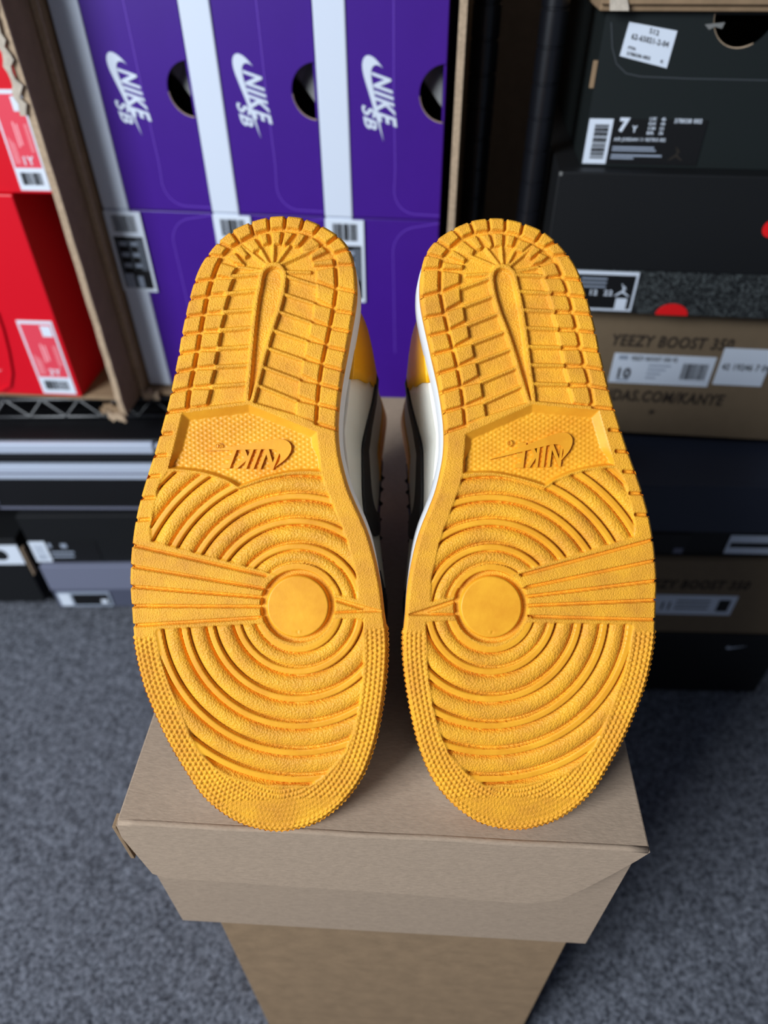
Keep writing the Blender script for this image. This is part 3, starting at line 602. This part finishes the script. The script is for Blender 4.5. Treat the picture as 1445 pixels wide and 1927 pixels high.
# ------------------------------------------------------------------ purple boxes in their cut-open carton
PR = math.radians(-7.5); P_O = np.array([-.2845, .732]); pxv = np.array([math.cos(PR), math.sin(PR)]); pyv = np.array([-math.sin(PR), math.cos(PR)])
class Tmp: pass
t_ = empty('tmp', (P_O[0], P_O[1], 0), PR); fr = Frame(t_); xs = [fr.at(193, 385)[0], fr.at(400, 395)[0], fr.at(612, 405)[0], fr.at(829, 408)[0]]; bpy.data.objects.remove(t_)
ZB, ZS = .362, .5675
BH = ZS - ZB - .0008
LOGO = None
places = ['beside the left carton wall', 'in the middle column', 'beside the right carton wall']
def pbox(c, upper):
    x0, x1 = xs[c], xs[c + 1]; wd = x1 - x0 - .0012; xl = .0275
    loc = P_O + pxv * x0; root = empty('shoe_box', (loc[0], loc[1], ZS if upper else ZB), PR,
        'purple shoe box with white lid edge and white logo, ' + ['nearest the red boxes', 'between two other logo boxes', 'nearest the black posts'][c] if upper else 'purple shoe box with black and white label, ' + ['under the logo box nearest the red boxes', 'under the middle logo box', 'under the logo box nearest the black posts'][c], 'shoe box', 'purple boxes on the rack')
    f = Frame(root); h = BH
    box('lid', 0, xl, -.0018, .335, 0, h, M_BOXW, root, .0012)
    if upper:
        cz = .1065; r = .0225
        prism('end_panel', [(xl, 0.0005), (wd, 0.0005)] + arc(wd, cz, r, 270, 90, 20) + [(wd, h), (xl, h)], 0, .002, M_PURPLE, root)
        prism('body', [(xl, 0.0005), (wd, .0005), (wd, h), (xl, h)], .002, .333, M_PURPLE, root, [[(xl + .002, .0025), (xl + .002, h - .002), (wd - .002, h - .002), (wd - .002, .0025)]])
        box('inner_tray', xl + .003, wd - .003, .16, .33, .003, h - .003, M_KRAFTD, root, 0)
        link('tissue_paper', pyd([(wd - .03, .012, cz + .03), (wd - .004, .022, cz + .028), (wd - .003, .012, cz - .012), (wd - .018, .020, cz + .004), (wd - .032, .024, cz + .012)], [(0, 4, 3, 1), (1, 3, 2)]), M_TISSUE, root)
        tube('hole_rim', [(p[0], .001, p[1]) for p in arc(wd, cz, r, 268, 185, 14)], .0009, M_KEDGE, root, 6)
        lg = empty('logo'); lg.parent = root
        # tick runs downwards, lettering beside it
        x_, z_ = xl + .0085, .1345; L_ = .0665
        prism('tick', [(x_ + .0045 + y * L_ * .78 - .012 * 0, z_ - x * L_) for x, y in SW], -.0004, .0002, M_BOXW, lg)
        text('lettering', 'NIKE', M_BOXW, lg, (x_ + .0125, -.0002, z_ - .012), (.006, 0, -.0405), (.0165, 0, -.002), (0, 1, 0), .0003, .03, .25)
        text('lettering', 'SB', M_BOXW, lg, (x_ + .0028, -.0002, z_ - .037), (.003, 0, -.019), (.0115, 0, -.001), (0, 1, 0), .0003, .03, .25)
        strip('fold_line', [(xl + .040, h), (xl + .0405, h * .5), (xl + .042, .045)] + arc(xl + .062, .026, .021, 175, 265, 8) + [(wd, .0045)], .0008, -.0003, .0003, M_PLINE, root)
    else:
        box('body', xl, wd, 0, .333, 0, h, M_PURPLE, root, .0008)
        strip('fold_line', [(wd, h - .002)] + arc(xl + .066, h - .032, .026, 95, 178, 8) + [(xl + .041, h - .07), (xl + .0425, .06)], .0008, -.0003, .0003, M_PLINE, root)
        lw, lh = .0385, .086; lb = box('label', -.0004, lw, -.0024, -.0017, h - lh, h - .001, M_PAPER, root, 0)
        barcode('barcode', .007, lw - .006, h - .0215, h - .005, M_INK, lb, 20, y=-.0027)
        rects('label_field', [(.0035, lw - .003, h - lh + .004, h - .0265)], -.0027, -.0024, M_INK, lb)
        rs = []
        for k in range(3):
            for q in range(2): rs.append((.0085 + q * .012, .0165 + q * .012, h - .036 - k * .0115, h - .0315 - k * .0115))
        for q in range(4): rs.append((.028 + q * .0018, .0286 + q * .0018, h - .062, h - .029))
        rs += [(.0055, .006, h - .07, h - .03), (.019, .0194, h - .062, h - .029), (.005, .0155, h - .082, h - .066), (.0195, .026, h - .081, h - .0685)]
        rects('label_print', rs, -.0029, -.0026, M_PRINTG, lb)
    return root
for c in range(3):
    pbox(c, False); pbox(c, True)
def wall_board(parent, name, x, y0, y1, z0, z1, th, m, jag=0.0, n=40, zj=None):
    """an upright board along y with an uneven cut front edge"""
    pts = []
    for i in range(n + 1):
        z = z0 + (z1 - z0) * i / n; j = random.uniform(-1, 1) * .0006
        if zj and zj[0] < z < zj[1]: j += random.uniform(-.2, 1) * jag
        pts.append((y0 + j, z))
    pts += [(y1, z1), (y1, z0)]
    o = prism(name, pts, -th / 2, th / 2, m, parent); o.rotation_euler = (0, 0, math.pi / 2); o.location = (x, 0, 0); return o
cB = empty('open_carton', (P_O[0], P_O[1], .354), PR, 'brown cut-open carton holding the six purple boxes', 'carton')
wall_board(cB, 'side_wall', xs[0] - .0048, -.014, .35, 0, .52, .005, M_KRAFTD, .008, zj=(0, .03))
wall_board(cB, 'side_wall', xs[3] + .012, -.045, .35, 0, .52, .005, M_KRAFTD)
wall_board(cB, 'cut_edge', xs[0] - .0048, -.0155, -.0135, .0, .52, .006, M_KEDGE, .010, zj=(0, .03)); wall_board(cB, 'cut_edge', xs[3] + .012, -.0465, -.0445, 0, .52, .006, M_KEDGE)
box('bottom_panel', xs[0] - .0025, xs[3] + .009, -.012, .35, 0, .0055, M_KRAFTD, cB, .0005); box('back_wall', xs[0] - .002, xs[3] + .0095, .35, .354, 0, .52, M_KRAFTD, cB, .0005)
V = []; 
def torn(parent, x0, x1, y, z, m=M_KEDGE):
    n = 9; A = []; B = []
    for i in range(n + 1): t = i / n; A.append((x0 + (x1 - x0) * t, z + random.uniform(.000, .009))); B.append((x0 + (x1 - x0) * t + .001, z - random.uniform(.003, .008)))
    return prism('torn_edge', A + B[::-1], y, y + .003, m, parent)
torn(cB, xs[0] - .004, xs[0] + .016, -.020, .004)
# ------------------------------------------------------------------ red boxes in their carton
RR_ = math.radians(-5.0)
cA = empty('open_carton', (-.3165, .705, .354), RR_, 'brown torn carton holding the two red boxes', 'carton')
wall_board(cA, 'side_wall', .0180, -.030, .34, 0, .50, .0055, M_KRAFTD, .014, zj=(0, .03)); wall_board(cA, 'cut_edge', .0180, -.0318, -.0295, .0, .50, .0068, M_KEDGE, .012, zj=(0, .03))
box('bottom_panel', -.36, .0150, .001, .34, 0, .0055, M_KRAFTD, cA, .0005); box('back_wall', -.36, .0150, .34, .344, 0, .5, M_KRAFTD, cA, .0005)
torn(cA, .000, .0195, -.036, .002); torn(cA, -.016, .012, -.02, .000, M_KRAFTD)
pp = []
for i in range(22): pp.append((.0095 + random.uniform(-.0016, .0016), .405 - .095 * i / 21))
ptr_ = [(p[0] + random.uniform(.004, .009), p[1]) for p in pp[::-1]]; prism('torn_liner', pp + ptr_, -.035, -.0325, M_TORN, cA)
def red_box(loc, w_, h_, lab, label_px, big, dz):
    root = empty('shoe_box', loc, RR_, lab, 'shoe box', 'red boxes on the rack'); f = Frame(root)
    box('body', -w_, 0, 0, .32, 0, h_, M_RED, root, .0012)
    q = quad_px(f, label_px); x0 = (q[0][0] + q[3][0]) / 2; x1 = (q[1][0] + q[2][0]) / 2; z1 = (q[0][1] + q[1][1]) / 2; z0 = (q[2][1] + q[3][1]) / 2
    x1 = min(x1, -.0012); z1 = min(z1, h_ - .002); z0 = max(z0, .003)
    lb = box('label', x0, x1, -.0008, .0002, z0, z1, M_PAPER, root, 0); W = x1 - x0; Hh = z1 - z0
    rects('label_field', [(x0 + .06 * W, x1 - .06 * W, z0 + .24 * Hh, z1 - .04 * Hh)], -.0010, -.0007, M_REDL, lb)
    rects('label_patch', [(x1 - .38 * W, x1 - .09 * W, z1 - .2 * Hh, z1 - .06 * Hh)], -.0012, -.0009, M_PAPER, lb)
    barcode('barcode', x0 + .14 * W, x1 - .14 * W, z0 + .06 * Hh, z0 + .19 * Hh, M_INK, lb, 18, y=-.0011)
    text('label_size', big, M_PAPER, lb, (x0 + .42 * W, -.0011, z0 + .27 * Hh), (.34 * W, 0, 0), (0, 0, .09 * Hh), (0, 1, 0), .0002, .02)
    rs = [(x0 + (.13 + .05 * k) * W, x0 + (.15 + .05 * k) * W, z0 + .28 * Hh, z0 + (.55 - .02 * k) * Hh) for k in range(4)] + [(x0 + .42 * W, x0 + .47 * W, z0 + .45 * Hh, z0 + .7 * Hh), (x0 + .52 * W, x0 + .57 * W, z0 + .47 * Hh, z0 + .68 * Hh)] + [(x1 - (.14 + .04 * k) * W, x1 - (.125 + .04 * k) * W, z0 + .4 * Hh, z0 + .68 * Hh) for k in range(3)]
    rects('label_print', rs, -.0011, -.0008, M_REDLT, lb)
    return root, f
up, f = red_box((-.3185, .7055, .5895), .12, .215, 'bright red shoe box resting on the other red box', [(-2, 168), (42, 168), (98, 362), (22, 358)], '1Y', 0)
lo_, f = red_box((-.3595, .7055, .36), .12, .229, 'bright red shoe box under the other red box', [(35, 601), (100, 606), (143, 742), (78, 738)], '3Y', 0)
e = [f.at(-6, 585), f.at(6, 620), f.at(16, 660), f.at(23, 700), f.at(20, 725), f.at(5, 733), f.at(-20, 733)]
strip('tab_edge', e, .0022, -.0025, .0003, M_RED, lo_)
g = f.at(-4, 700); prism('logo', [(g[0] - .02 + .026 * x * 1.0, g[1] - .006 + .026 * y) for x, y in SW], -.0006, .0002, M_PAPER, lo_)

# ------------------------------------------------------------------ things under the left shelf
cs = empty('hard_case', (-.268, .672, .2085), math.radians(-1.0), 'black hard case with bright aluminium rails on the black box under the rack shelf', 'case')
f = Frame(cs); CW = .52
zr = lambda py: f.at(150, py)[1]
box('body', -CW, 0, .0, .30, .0, zr(872), M_CASE, cs, .002); box('lid', -CW, 0, .0, .30, zr(866), .112, M_CASE, cs, .002)
box('rail', -CW, -.008, -.006, .002, zr(849), zr(830), M_ALU, cs, .002)
r2 = box('rail', -CW, -.012, -.006, .002, zr(897), zr(871), M_ALU, cs, .0015); box('rail_groove', -CW + .001, -.0125, -.0066, -.0055, zr(887), zr(884), M_TRIM, r2, 0)
sc = bmesh.new(); bmesh.ops.create_cone(sc, segments=16, radius1=.0045, radius2=.0032, depth=.003, cap_ends=True)
me = bpy.data.meshes.new('screw'); sc.to_mesh(me); sc.free(); o = link('screw', me, M_ALU, cs, (-.0035, -.0015, zr(839))); o.rotation_euler = (math.pi / 2, 0, 0)
box('latch_bracket', -.010, -.001, -.0035, .001, zr(890), zr(846), M_CASE, cs, .001)
a = f.at(10, 972); a = (a[0], max(a[1], .003)); b = f.at(280, 967); d = f.at(-12, 920)
strip('trim', [d, a, (b[0], max(b[1], .003))], .003, -.0012, .0004, M_TRIM, cs)
def plain_box(name, loc, rz, w_, d_, h_, lidh, mb, ml, label, group=None, over=.0012):
    root = empty(name, loc, rz, label, 'shoe box', group)
    if lidh: box('body', .001, w_ - .001, over, d_ - over, 0, h_ - .002, mb, root, .0008); box('lid', 0, w_, 0, d_, h_ - lidh, h_, ml, root, .0012)
    else: box('body', 0, w_, 0, d_, 0, h_, mb, root, .0012)
    return root, Frame(root)
def rect_px(f, pts):
    q = quad_px(f, pts); return (q[0][0] + q[3][0]) / 2, (q[1][0] + q[2][0]) / 2, (q[2][1] + q[3][1]) / 2, (q[0][1] + q[1][1]) / 2
bb, f = plain_box('shoe_box', (-.478, .662, .1215), 0, .30, .33, .086, 0, M_BLACK, M_BLACK, 'black shoe box between the hard case and the grey box')
x0, x1, z0, z1 = rect_px(f, [(48, 1018), (185, 1018), (188, 1056), (66, 1056)]); x0 = max(x0, .001); z0 = max(z0, .002)
l_ = box('label', x0, x1, -.0007, .0002, z0, z1, M_INK, bb, 0); W = x1 - x0; Hh = z1 - z0
rects('label_patch', [(x0, x0 + .24 * W, z0, z1)], -.001, -.0006, M_PAPER, l_); barcode('barcode', x0 + .05 * W, x0 + .19 * W, z0 + .12 * Hh, z1 - .12 * Hh, M_PRINTG, l_, 10, False, -.0012)
rects('label_print', [(x0 + .27 * W, x0 + .32 * W, z1 - .3 * Hh, z1 - .1 * Hh), (x0 + .46 * W, x0 + .55 * W, z1 - .32 * Hh, z1 - .12 * Hh), (x0 + .27 * W, x0 + .62 * W, z0 + .42 * Hh, z0 + .5 * Hh), (x0 + .27 * W, x0 + .6 * W, z0 + .22 * Hh, z0 + .3 * Hh)], -.0010, -.0006, M_PRINTG, l_)
gb, f = plain_box('shoe_box', (-.474, .655, .036), 0, .30, .33, .0853, .048, M_GREYB2, M_GREYB, 'grey shoe box with pale lid, under the black labelled box')
x0, x1, z0, z1 = rect_px(f, [(104, 1114), (208, 1116), (216, 1150), (118, 1142)]); z0 = max(z0, .003)
l_ = box('label', x0, x1, -.0004, .0014, z0, z1, M_PRINTG, gb, 0); W = x1 - x0; Hh = z1 - z0
rects('label_field', [(x0 + .28 * W, x1 - .04 * W, z0 + .12 * Hh, z1 - .12 * Hh)], -.0007, -.0003, M_INK, l_); rects('label_patch', [(x0 + .03 * W, x0 + .24 * W, z0 + .08 * Hh, z1 - .08 * Hh), (x1 - .2 * W, x1 - .08 * W, z0 + .2 * Hh, z0 + .5 * Hh)], -.0008, -.0003, M_PAPER, l_)
wbx, f = plain_box('shoe_box', (-.72, .665, .0375), 0, .224, .33, .1265, 0, M_BLACK, M_BLACK, 'dark shoe box with pale top band and thumb hole, beside the grey lidded box')
x0, x1, z0, z1 = rect_px(f, [(-30, 1026), (36, 1026), (52, 1072), (-15, 1072)]); x1 = min(x1, .223); z0 = max(z0, .08)
cz = (z0 + z1) / 2; cxh = f.at(3, 1048)[0]
prism('pale_band', [(.0, z0), (x1, z0), (x1, z1), (0, z1)], -.0012, .0002, M_PAPER, wbx, [arc(cxh, cz, .011, 360, 0, 18)[:-1]])
cp = box('cardboard_scrap', -.0008, .0008, -.0035, .0035, .0, .05, M_KEDGE, None, .0003); cp.location = (-.4872, .6595, .104); tag(cp, 'narrow cardboard strip standing against the dark box with thumb hole', 'cardboard')

# ------------------------------------------------------------------ boxes on and under the right rack
UR = math.radians(-6.5); LRz = math.radians(-2.2)
# taupe box
yz, f = plain_box('shoe_box', (.170, .632, .361), UR, .262, .33, .148, 0, M_YZ, M_YZ, 'taupe shoe box with dark printed name and two pale stickers')
def wtext(body, px0, px1, py0, py1, m, parent, bold=.0, shear=0., y=-.0003, th=.0003, nm='lettering'):
    a = f.at(px0, (py0 + py1) / 2); b_ = f.at(px1, (py0 + py1) / 2); xm = (px0 + px1) / 2; zt = f.at(xm, py0)[1]; zb = f.at(xm, py1)[1]
    return text(nm, body, m, parent, (a[0], y, zb), (b_[0] - a[0], 0, 0), (0, 0, zt - zb), (0, 1, 0), th, bold, shear)
wtext('YEEZY BOOST 350', 1150, 1382, 633, 655, M_YZINK, yz, .022, .1)
wtext('ADIDAS.COM/KANYE', 1104, 1364, 736, 757, M_YZINK, yz, .022, .1)
q = f.at(1226, 775); prism('small_mark', [(q[0] + r_ * math.sin(a_), q[1] + r_ * math.cos(a_)) for a_, r_ in [(k * math.pi / 5, .0042 if k % 2 == 0 else .0018) for k in range(10)]], -.0004, .0002, M_YZINK, yz)
def plabel(f, parent, pts, m, nm='label', y=-.0008, clip=None, th=.001):
    x0, x1, z0, z1 = rect_px(f, pts)
    if clip: x1 = min(x1, clip)
    return box(nm, x0, x1, y, y + th, z0, z1, m, parent, 0), x0, x1, z0, z1
l_, x0, x1, z0, z1 = plabel(f, yz, [(1153, 667), (1348, 669), (1333, 724), (1146, 722)], M_PAPER); W = x1 - x0; Hh = z1 - z0
wtext('10', 1162, 1186, 691, 711, M_INK, l_, .03, 0, -.0010, .0002, 'label_size'); wtext('YEEZY BOOST 350 V2', 1186, 1275, 671, 679, M_INK, l_, .01, 0, -.001, .0002, 'label_text')
rects('label_print', [(x0 + .05 * W, x0 + .14 * W, z1 - .2 * Hh, z1 - .06 * Hh)] + [(x0 + (.36) * W, x0 + (.58 - .04 * k) * W, z0 + (.62 - .14 * k) * Hh, z0 + (.67 - .14 * k) * Hh) for k in range(4)] + [(x0 + .07 * W, x0 + .2 * W, z0 + .08 * Hh, z0 + .14 * Hh)], -.001, -.0007, M_PRINTG, l_)
barcode('barcode', x0 + .70 * W, x1 - .05 * W, z0 + .22 * Hh, z1 - .24 * Hh, M_INK, l_, 22, y=-.001)
l_, x0, x1, z0, z1 = plabel(f, yz, [(1362, 655), (1450, 656), (1440, 724), (1340, 724)], M_PAPER, 'sticker', -.0018, .2615); wtext('42 19246 7 04', 1357, 1448, 684, 696, M_INK, l_, .01, 0, -.0020, .0002, 'sticker_text')
# black box with cement print
cb, f = plain_box('shoe_box', (.1475, .612, .509), UR, .285, .33, .1225, .081, M_CEMENT, M_BLACK, 'black lidded shoe box with speckled print below the lid', over=.002)
l_, x0, x1, z0, z1 = plabel(f, cb, [(1040, 508), (1203, 514), (1188, 586), (1050, 582)], M_PRINTG, 'label', .0008); z1 = min(z1, .0413); z0 = max(z0, .001); W = x1 - x0; Hh = z1 - z0
bpy.data.objects.remove(l_); l_ = box('label', x0, x1, .0006, .0022, z0, z1, M_PAPER, cb, 0)
rects('label_field', [(x0 + .03 * W, x1 - .03 * W, z0 + .06 * Hh, z1 - .08 * Hh)], .0003, .0007, M_INK, l_)
rects('label_print', [(x0 + .3 * W, x0 + .62 * W, z1 - (.2 + .1 * k) * Hh, z1 - (.16 + .1 * k) * Hh) for k in range(3)], .0001, .0004, M_PRINTG, l_); rects('label_patch', [(x1 - .22 * W, x1 - .08 * W, z0 + .06 * Hh, z0 + .34 * Hh)], .0001, .0004, M_PAPER, l_)
text('label_size', '12  22', M_PAPER, l_, (x0 + .44 * W, .0002, z0 + .4 * Hh), (.28 * W, 0, 0), (0, 0, .14 * Hh), (0, 1, 0), .0002, .02)
prism('figure_logo', [(x1 - .26 * W + .2 * W * a, z0 + .36 * Hh + .36 * Hh * b_) for a, b_ in JUMP], .0001, .0004, M_PAPER, l_)
q = f.at(1265, 588); prism('red_tab', [(q[0] - .0145, .0005), (q[0] + .0145, .0005)] + arc(q[0], .0005, .0145, 0, 180, 12)[1:-1], .0008, .0022, M_REDDOT, cb)
for v in cb.children[-1].data.vertices: v.co.z = .0005 + (v.co.z - .0005) * .75
q = f.at(1452, 430); prism('red_mark', arc(q[0], q[1], .0075, 0, 360, 24)[:-1], -.0004, .0004, M_REDDOT, cb)
q = f.at(1054, 330); box('worn_corner', q[0] - .0008, q[0] + .0016, -.0003, .001, .1195, .1223, M_TISSUE, cb, 0)
# black-green box with hole, sticker and long label
jb, f = plain_box('shoe_box', (.1690, .628, .6318), UR, .265, .33, .106, 0, M_BLACK2, M_BLACK2, 'black-green shoe box with size label and tilted white sticker')
bpy.data.objects.remove([c for c in jb.children][0])
q = f.at(1395, 40); hr = .0225
prism('end_panel', [(0, 0), (.265, 0), (.265, .106), (q[0] + hr, .106)] + arc(q[0] + .002, .106, hr, 0, -180, 20)[1:-1] + [(q[0] + .002 - hr, .106), (0, .106)], 0, .002, M_BLACK2, jb)
prism('body', [(0, 0), (.265, 0), (.265, .106), (0, .106)], .002, .33, M_BLACK2, jb, [[(.002, .002), (.002, .104), (.263, .104), (.263, .002)]]); box('inner_tray', .003, .262, .16, .32, .003, .103, M_KRAFTD, jb, 0)
tube('hole_rim', [(p[0], .0008, p[1]) for p in arc(q[0] + .002, .106, hr, -60, -178, 14)], .0008, M_KEDGE, jb, 6)
strip('fold_line', [f.at(1150, 42), f.at(1152, 90), f.at(1160, 120), f.at(1178, 138), f.at(1205, 144), f.at(1300, 148), f.at(1445, 151)], .0008, -.0003, .0003, M_LINE, jb)
pts = [f.at(1184, 41), f.at(1274, 58), f.at(1254, 128), f.at(1166, 105)]; sk = prism('sticker', pts, -.0008, .0001, M_PAPER, jb)
def ttext(body, px0, py0, px1, py1, hpx, m, parent):
    a = f.at(px0, py0); b_ = f.at(px1, py1); up_ = f.at(px0 + hpx * .22, py0 - hpx); return text('sticker_text', body, m, parent, (a[0], -.0010, a[1]), (b_[0] - a[0], 0, b_[1] - a[1]), (up_[0] - a[0], 0, up_[1] - a[1]), (0, 1, 0), .0002, .01)
ttext('S12', 1221, 62, 1238, 67, 10, M_INK, sk); ttext('62-65021-2-04', 1187, 73, 1256, 89, 11, M_INK, sk); ttext('PTN:', 1181, 92, 1195, 95, 6, M_INK, sk); ttext('378038-002', 1178, 103, 1222, 113, 7, M_INK, sk); ttext('K', 1242, 118, 1247, 119, 6, M_INK, sk)
l_, x0, x1, z0, z1 = plabel(f, jb, [(1110, 221), (1332, 228), (1305, 326), (1092, 324)], M_INK); x0 = max(x0, .0005); W = x1 - x0; Hh = z1 - z0
bpy.data.objects.remove(l_); z0 = max(z0, .002); l_ = box('label', x0, x1, -.0008, .0002, z0, z1, M_INK, jb, 0)
rects('label_patch', [(x0, x0 + .205 * W, z0, z1)], -.0011, -.0007, M_PAPER, l_); barcode('barcode', x0 + .055 * W, x0 + .175 * W, z0 + .1 * Hh, z1 - .1 * Hh, M_INK, l_, 30, False, -.0013)
T = lambda b_, fx0, fx1, fz0, fz1, m=M_PAPER, bd=.01, nm='label_text': text(nm, b_, m, l_, (x0 + fx0 * W, -.0010, z0 + fz0 * Hh), ((fx1 - fx0) * W, 0, 0), (0, 0, (fz1 - fz0) * Hh), (0, 1, 0), .0002, bd)
T('7', .26, .345, .6, .86, bd=.05, nm='label_size'); T('Y', .375, .42, .6, .72, bd=.03, nm='label_size'); T('378038 002', .72, .95, .78, .86); T('AIR JORDAN 11 RETRO BG', .24, .68, .42, .50)
for k, (a, b_) in enumerate((('UK', '6'), ('EUR', '40'), ('CM', '25'), ('BR', '38'))): T(a, .51, .57, .82 - .085 * k, .875 - .085 * k); T(b_, .61, .645, .82 - .085 * k, .875 - .085 * k)
rects('label_print', [(x0 + .24 * W, x0 + .6 * W, z0 + .3 * Hh, z0 + .335 * Hh), (x0 + .24 * W, x0 + .62 * W, z0 + .25 * Hh, z0 + .28 * Hh), (x0 + .24 * W, x0 + .68 * W, z0 + .15 * Hh, z0 + .185 * Hh), (x0 + .24 * W, x0 + .44 * W, z0 + .1 * Hh, z0 + .13 * Hh)], -.001, -.0007, M_PRINTG, l_)
prism('figure_logo', [(x0 + (.74 + .13 * a) * W, z0 + (.06 + .3 * b_) * Hh) for a, b_ in JUMP], -.001, -.0007, M_YZDINK, l_)
wb_ = [f.at(1326, 46), f.at(1364, 42), f.at(1358, 54), f.at(1345, 50), f.at(1334, 56)]; prism('scuff', wb_, -.0003, .0002, M_TISSUE, jb)
tb_ = box('edge_tab', -.0035, .0, -.0008, .002, f.at(1118, 166)[1], f.at(1130, 114)[1], M_KRAFTD, jb, .0004)
# brown carton lying on top
tc = empty('carton', (.162, .6225, .7382), UR, 'brown carton with torn corner lying on the black-green box', 'carton'); f = Frame(tc)
box('body', 0, .30, 0, .34, 0, .12, M_KRAFTD, tc, .0015); box('flap', .0, .30, -.0035, -.0002, .0045, .12, M_KRAFTD, tc, .0008)
pp = [f.at(1143, 34), f.at(1150, 30), f.at(1162, 33), f.at(1178, 34), f.at(1181, 12), f.at(1178, -4), f.at(1146, -4)]; prism('torn_patch', [(a, max(b_, .001)) for a, b_ in pp], -.0055, -.0034, M_TORN, tc)
# lower stack on the carpet
nb, f = plain_box('shoe_box', (.172, .546, .2468), LRz, .30, .33, .103, .064, M_BLACK, M_NAVY, 'navy-lidded shoe box topping the stack under the rack shelf', over=.002)
tube('lid_edge', [(.001, .0009, .1021), (.15, .0006, .1022), (.299, .0009, .1021)], .0012, M_NAVY, nb, 8)
l_, x0, x1, z0, z1 = plabel(f, nb, [(1376, 1009), (1470, 1011), (1450, 1046), (1363, 1040)], M_PAPER, 'label', .0008); rects('label_print', [(x0 + .06 * (x1 - x0), x1, z0 + .35 * (z1 - z0), z0 + .62 * (z1 - z0))], .0005, .0009, M_INK, l_)
l_, x0, x1, z0, z1 = plabel(f, nb, [(1180, 1004), (1302, 1006), (1288, 1044), (1180, 1042)], M_INK, 'label', .0008); rects('label_print', [(x1 - .2 * (x1 - x0), x1 - .05 * (x1 - x0), z0 + .05 * (z1 - z0), z0 + .3 * (z1 - z0))], .0005, .0009, M_TRIM, l_)
y2, f = plain_box('shoe_box', (.176, .540, .1215), LRz, .30, .33, .1253, 0, M_YZ, M_YZ, 'taupe shoe box with pale label under the navy-lidded box')
wtext('YEEZY BOOST 350', 1200, 1412, 1092, 1108, M_YZINK, y2, .02, .1)
l_, x0, x1, z0, z1 = plabel(f, y2, [(1225, 1119), (1388, 1121), (1374, 1157), (1220, 1154)], M_PAPER); W = x1 - x0; Hh = z1 - z0
rects('label_print', [(x1 - .2 * W, x1 - .06 * W, z0 + .2 * Hh, z1 - .2 * Hh)] + [(x0 + .3 * W, x0 + .7 * W, z0 + (.3 + .2 * k) * Hh, z0 + (.36 + .2 * k) * Hh) for k in range(3)], -.0010, -.0006, M_INK, l_); text('label_size', '11', M_INK, l_, (x0 + .14 * W, -.001, z0 + .25 * Hh), (.1 * W, 0, 0), (0, 0, .4 * Hh), (0, 1, 0), .0002, .02)
bx, f = plain_box('shoe_box', (.179, .537, .0), LRz, .32, .33, .1213, .05, M_BLACK, M_BLACK, 'black shoe box with small white tick, lowest in its stack')
a = f.at(1366, 1219); b_ = f.at(1409, 1207); L_ = b_[0] - a[0]; prism('logo', [(a[0] + x * L_, a[1] - .002 + y * L_ * .8) for x, y in SW], -.0004, .0004, M_PAPER, bx)
gx_, f = plain_box('shoe_box', (.4365, .612, .361), UR, .20, .3, .10, 0, M_PRINTG, M_PRINTG, 'pale grey shoe box beside the taupe box')
dk = empty('carton', (-.02, 1.165, 0), 0, 'large dark brown carton standing behind the shelf posts', 'carton')
box('body', 0, .62, 0, .13, 0, 1.25, M_KRAFTD, dk, .002); box('tape', .3, .35, -.0006, .0004, .01, 1.24, M_YZ, dk, 0)
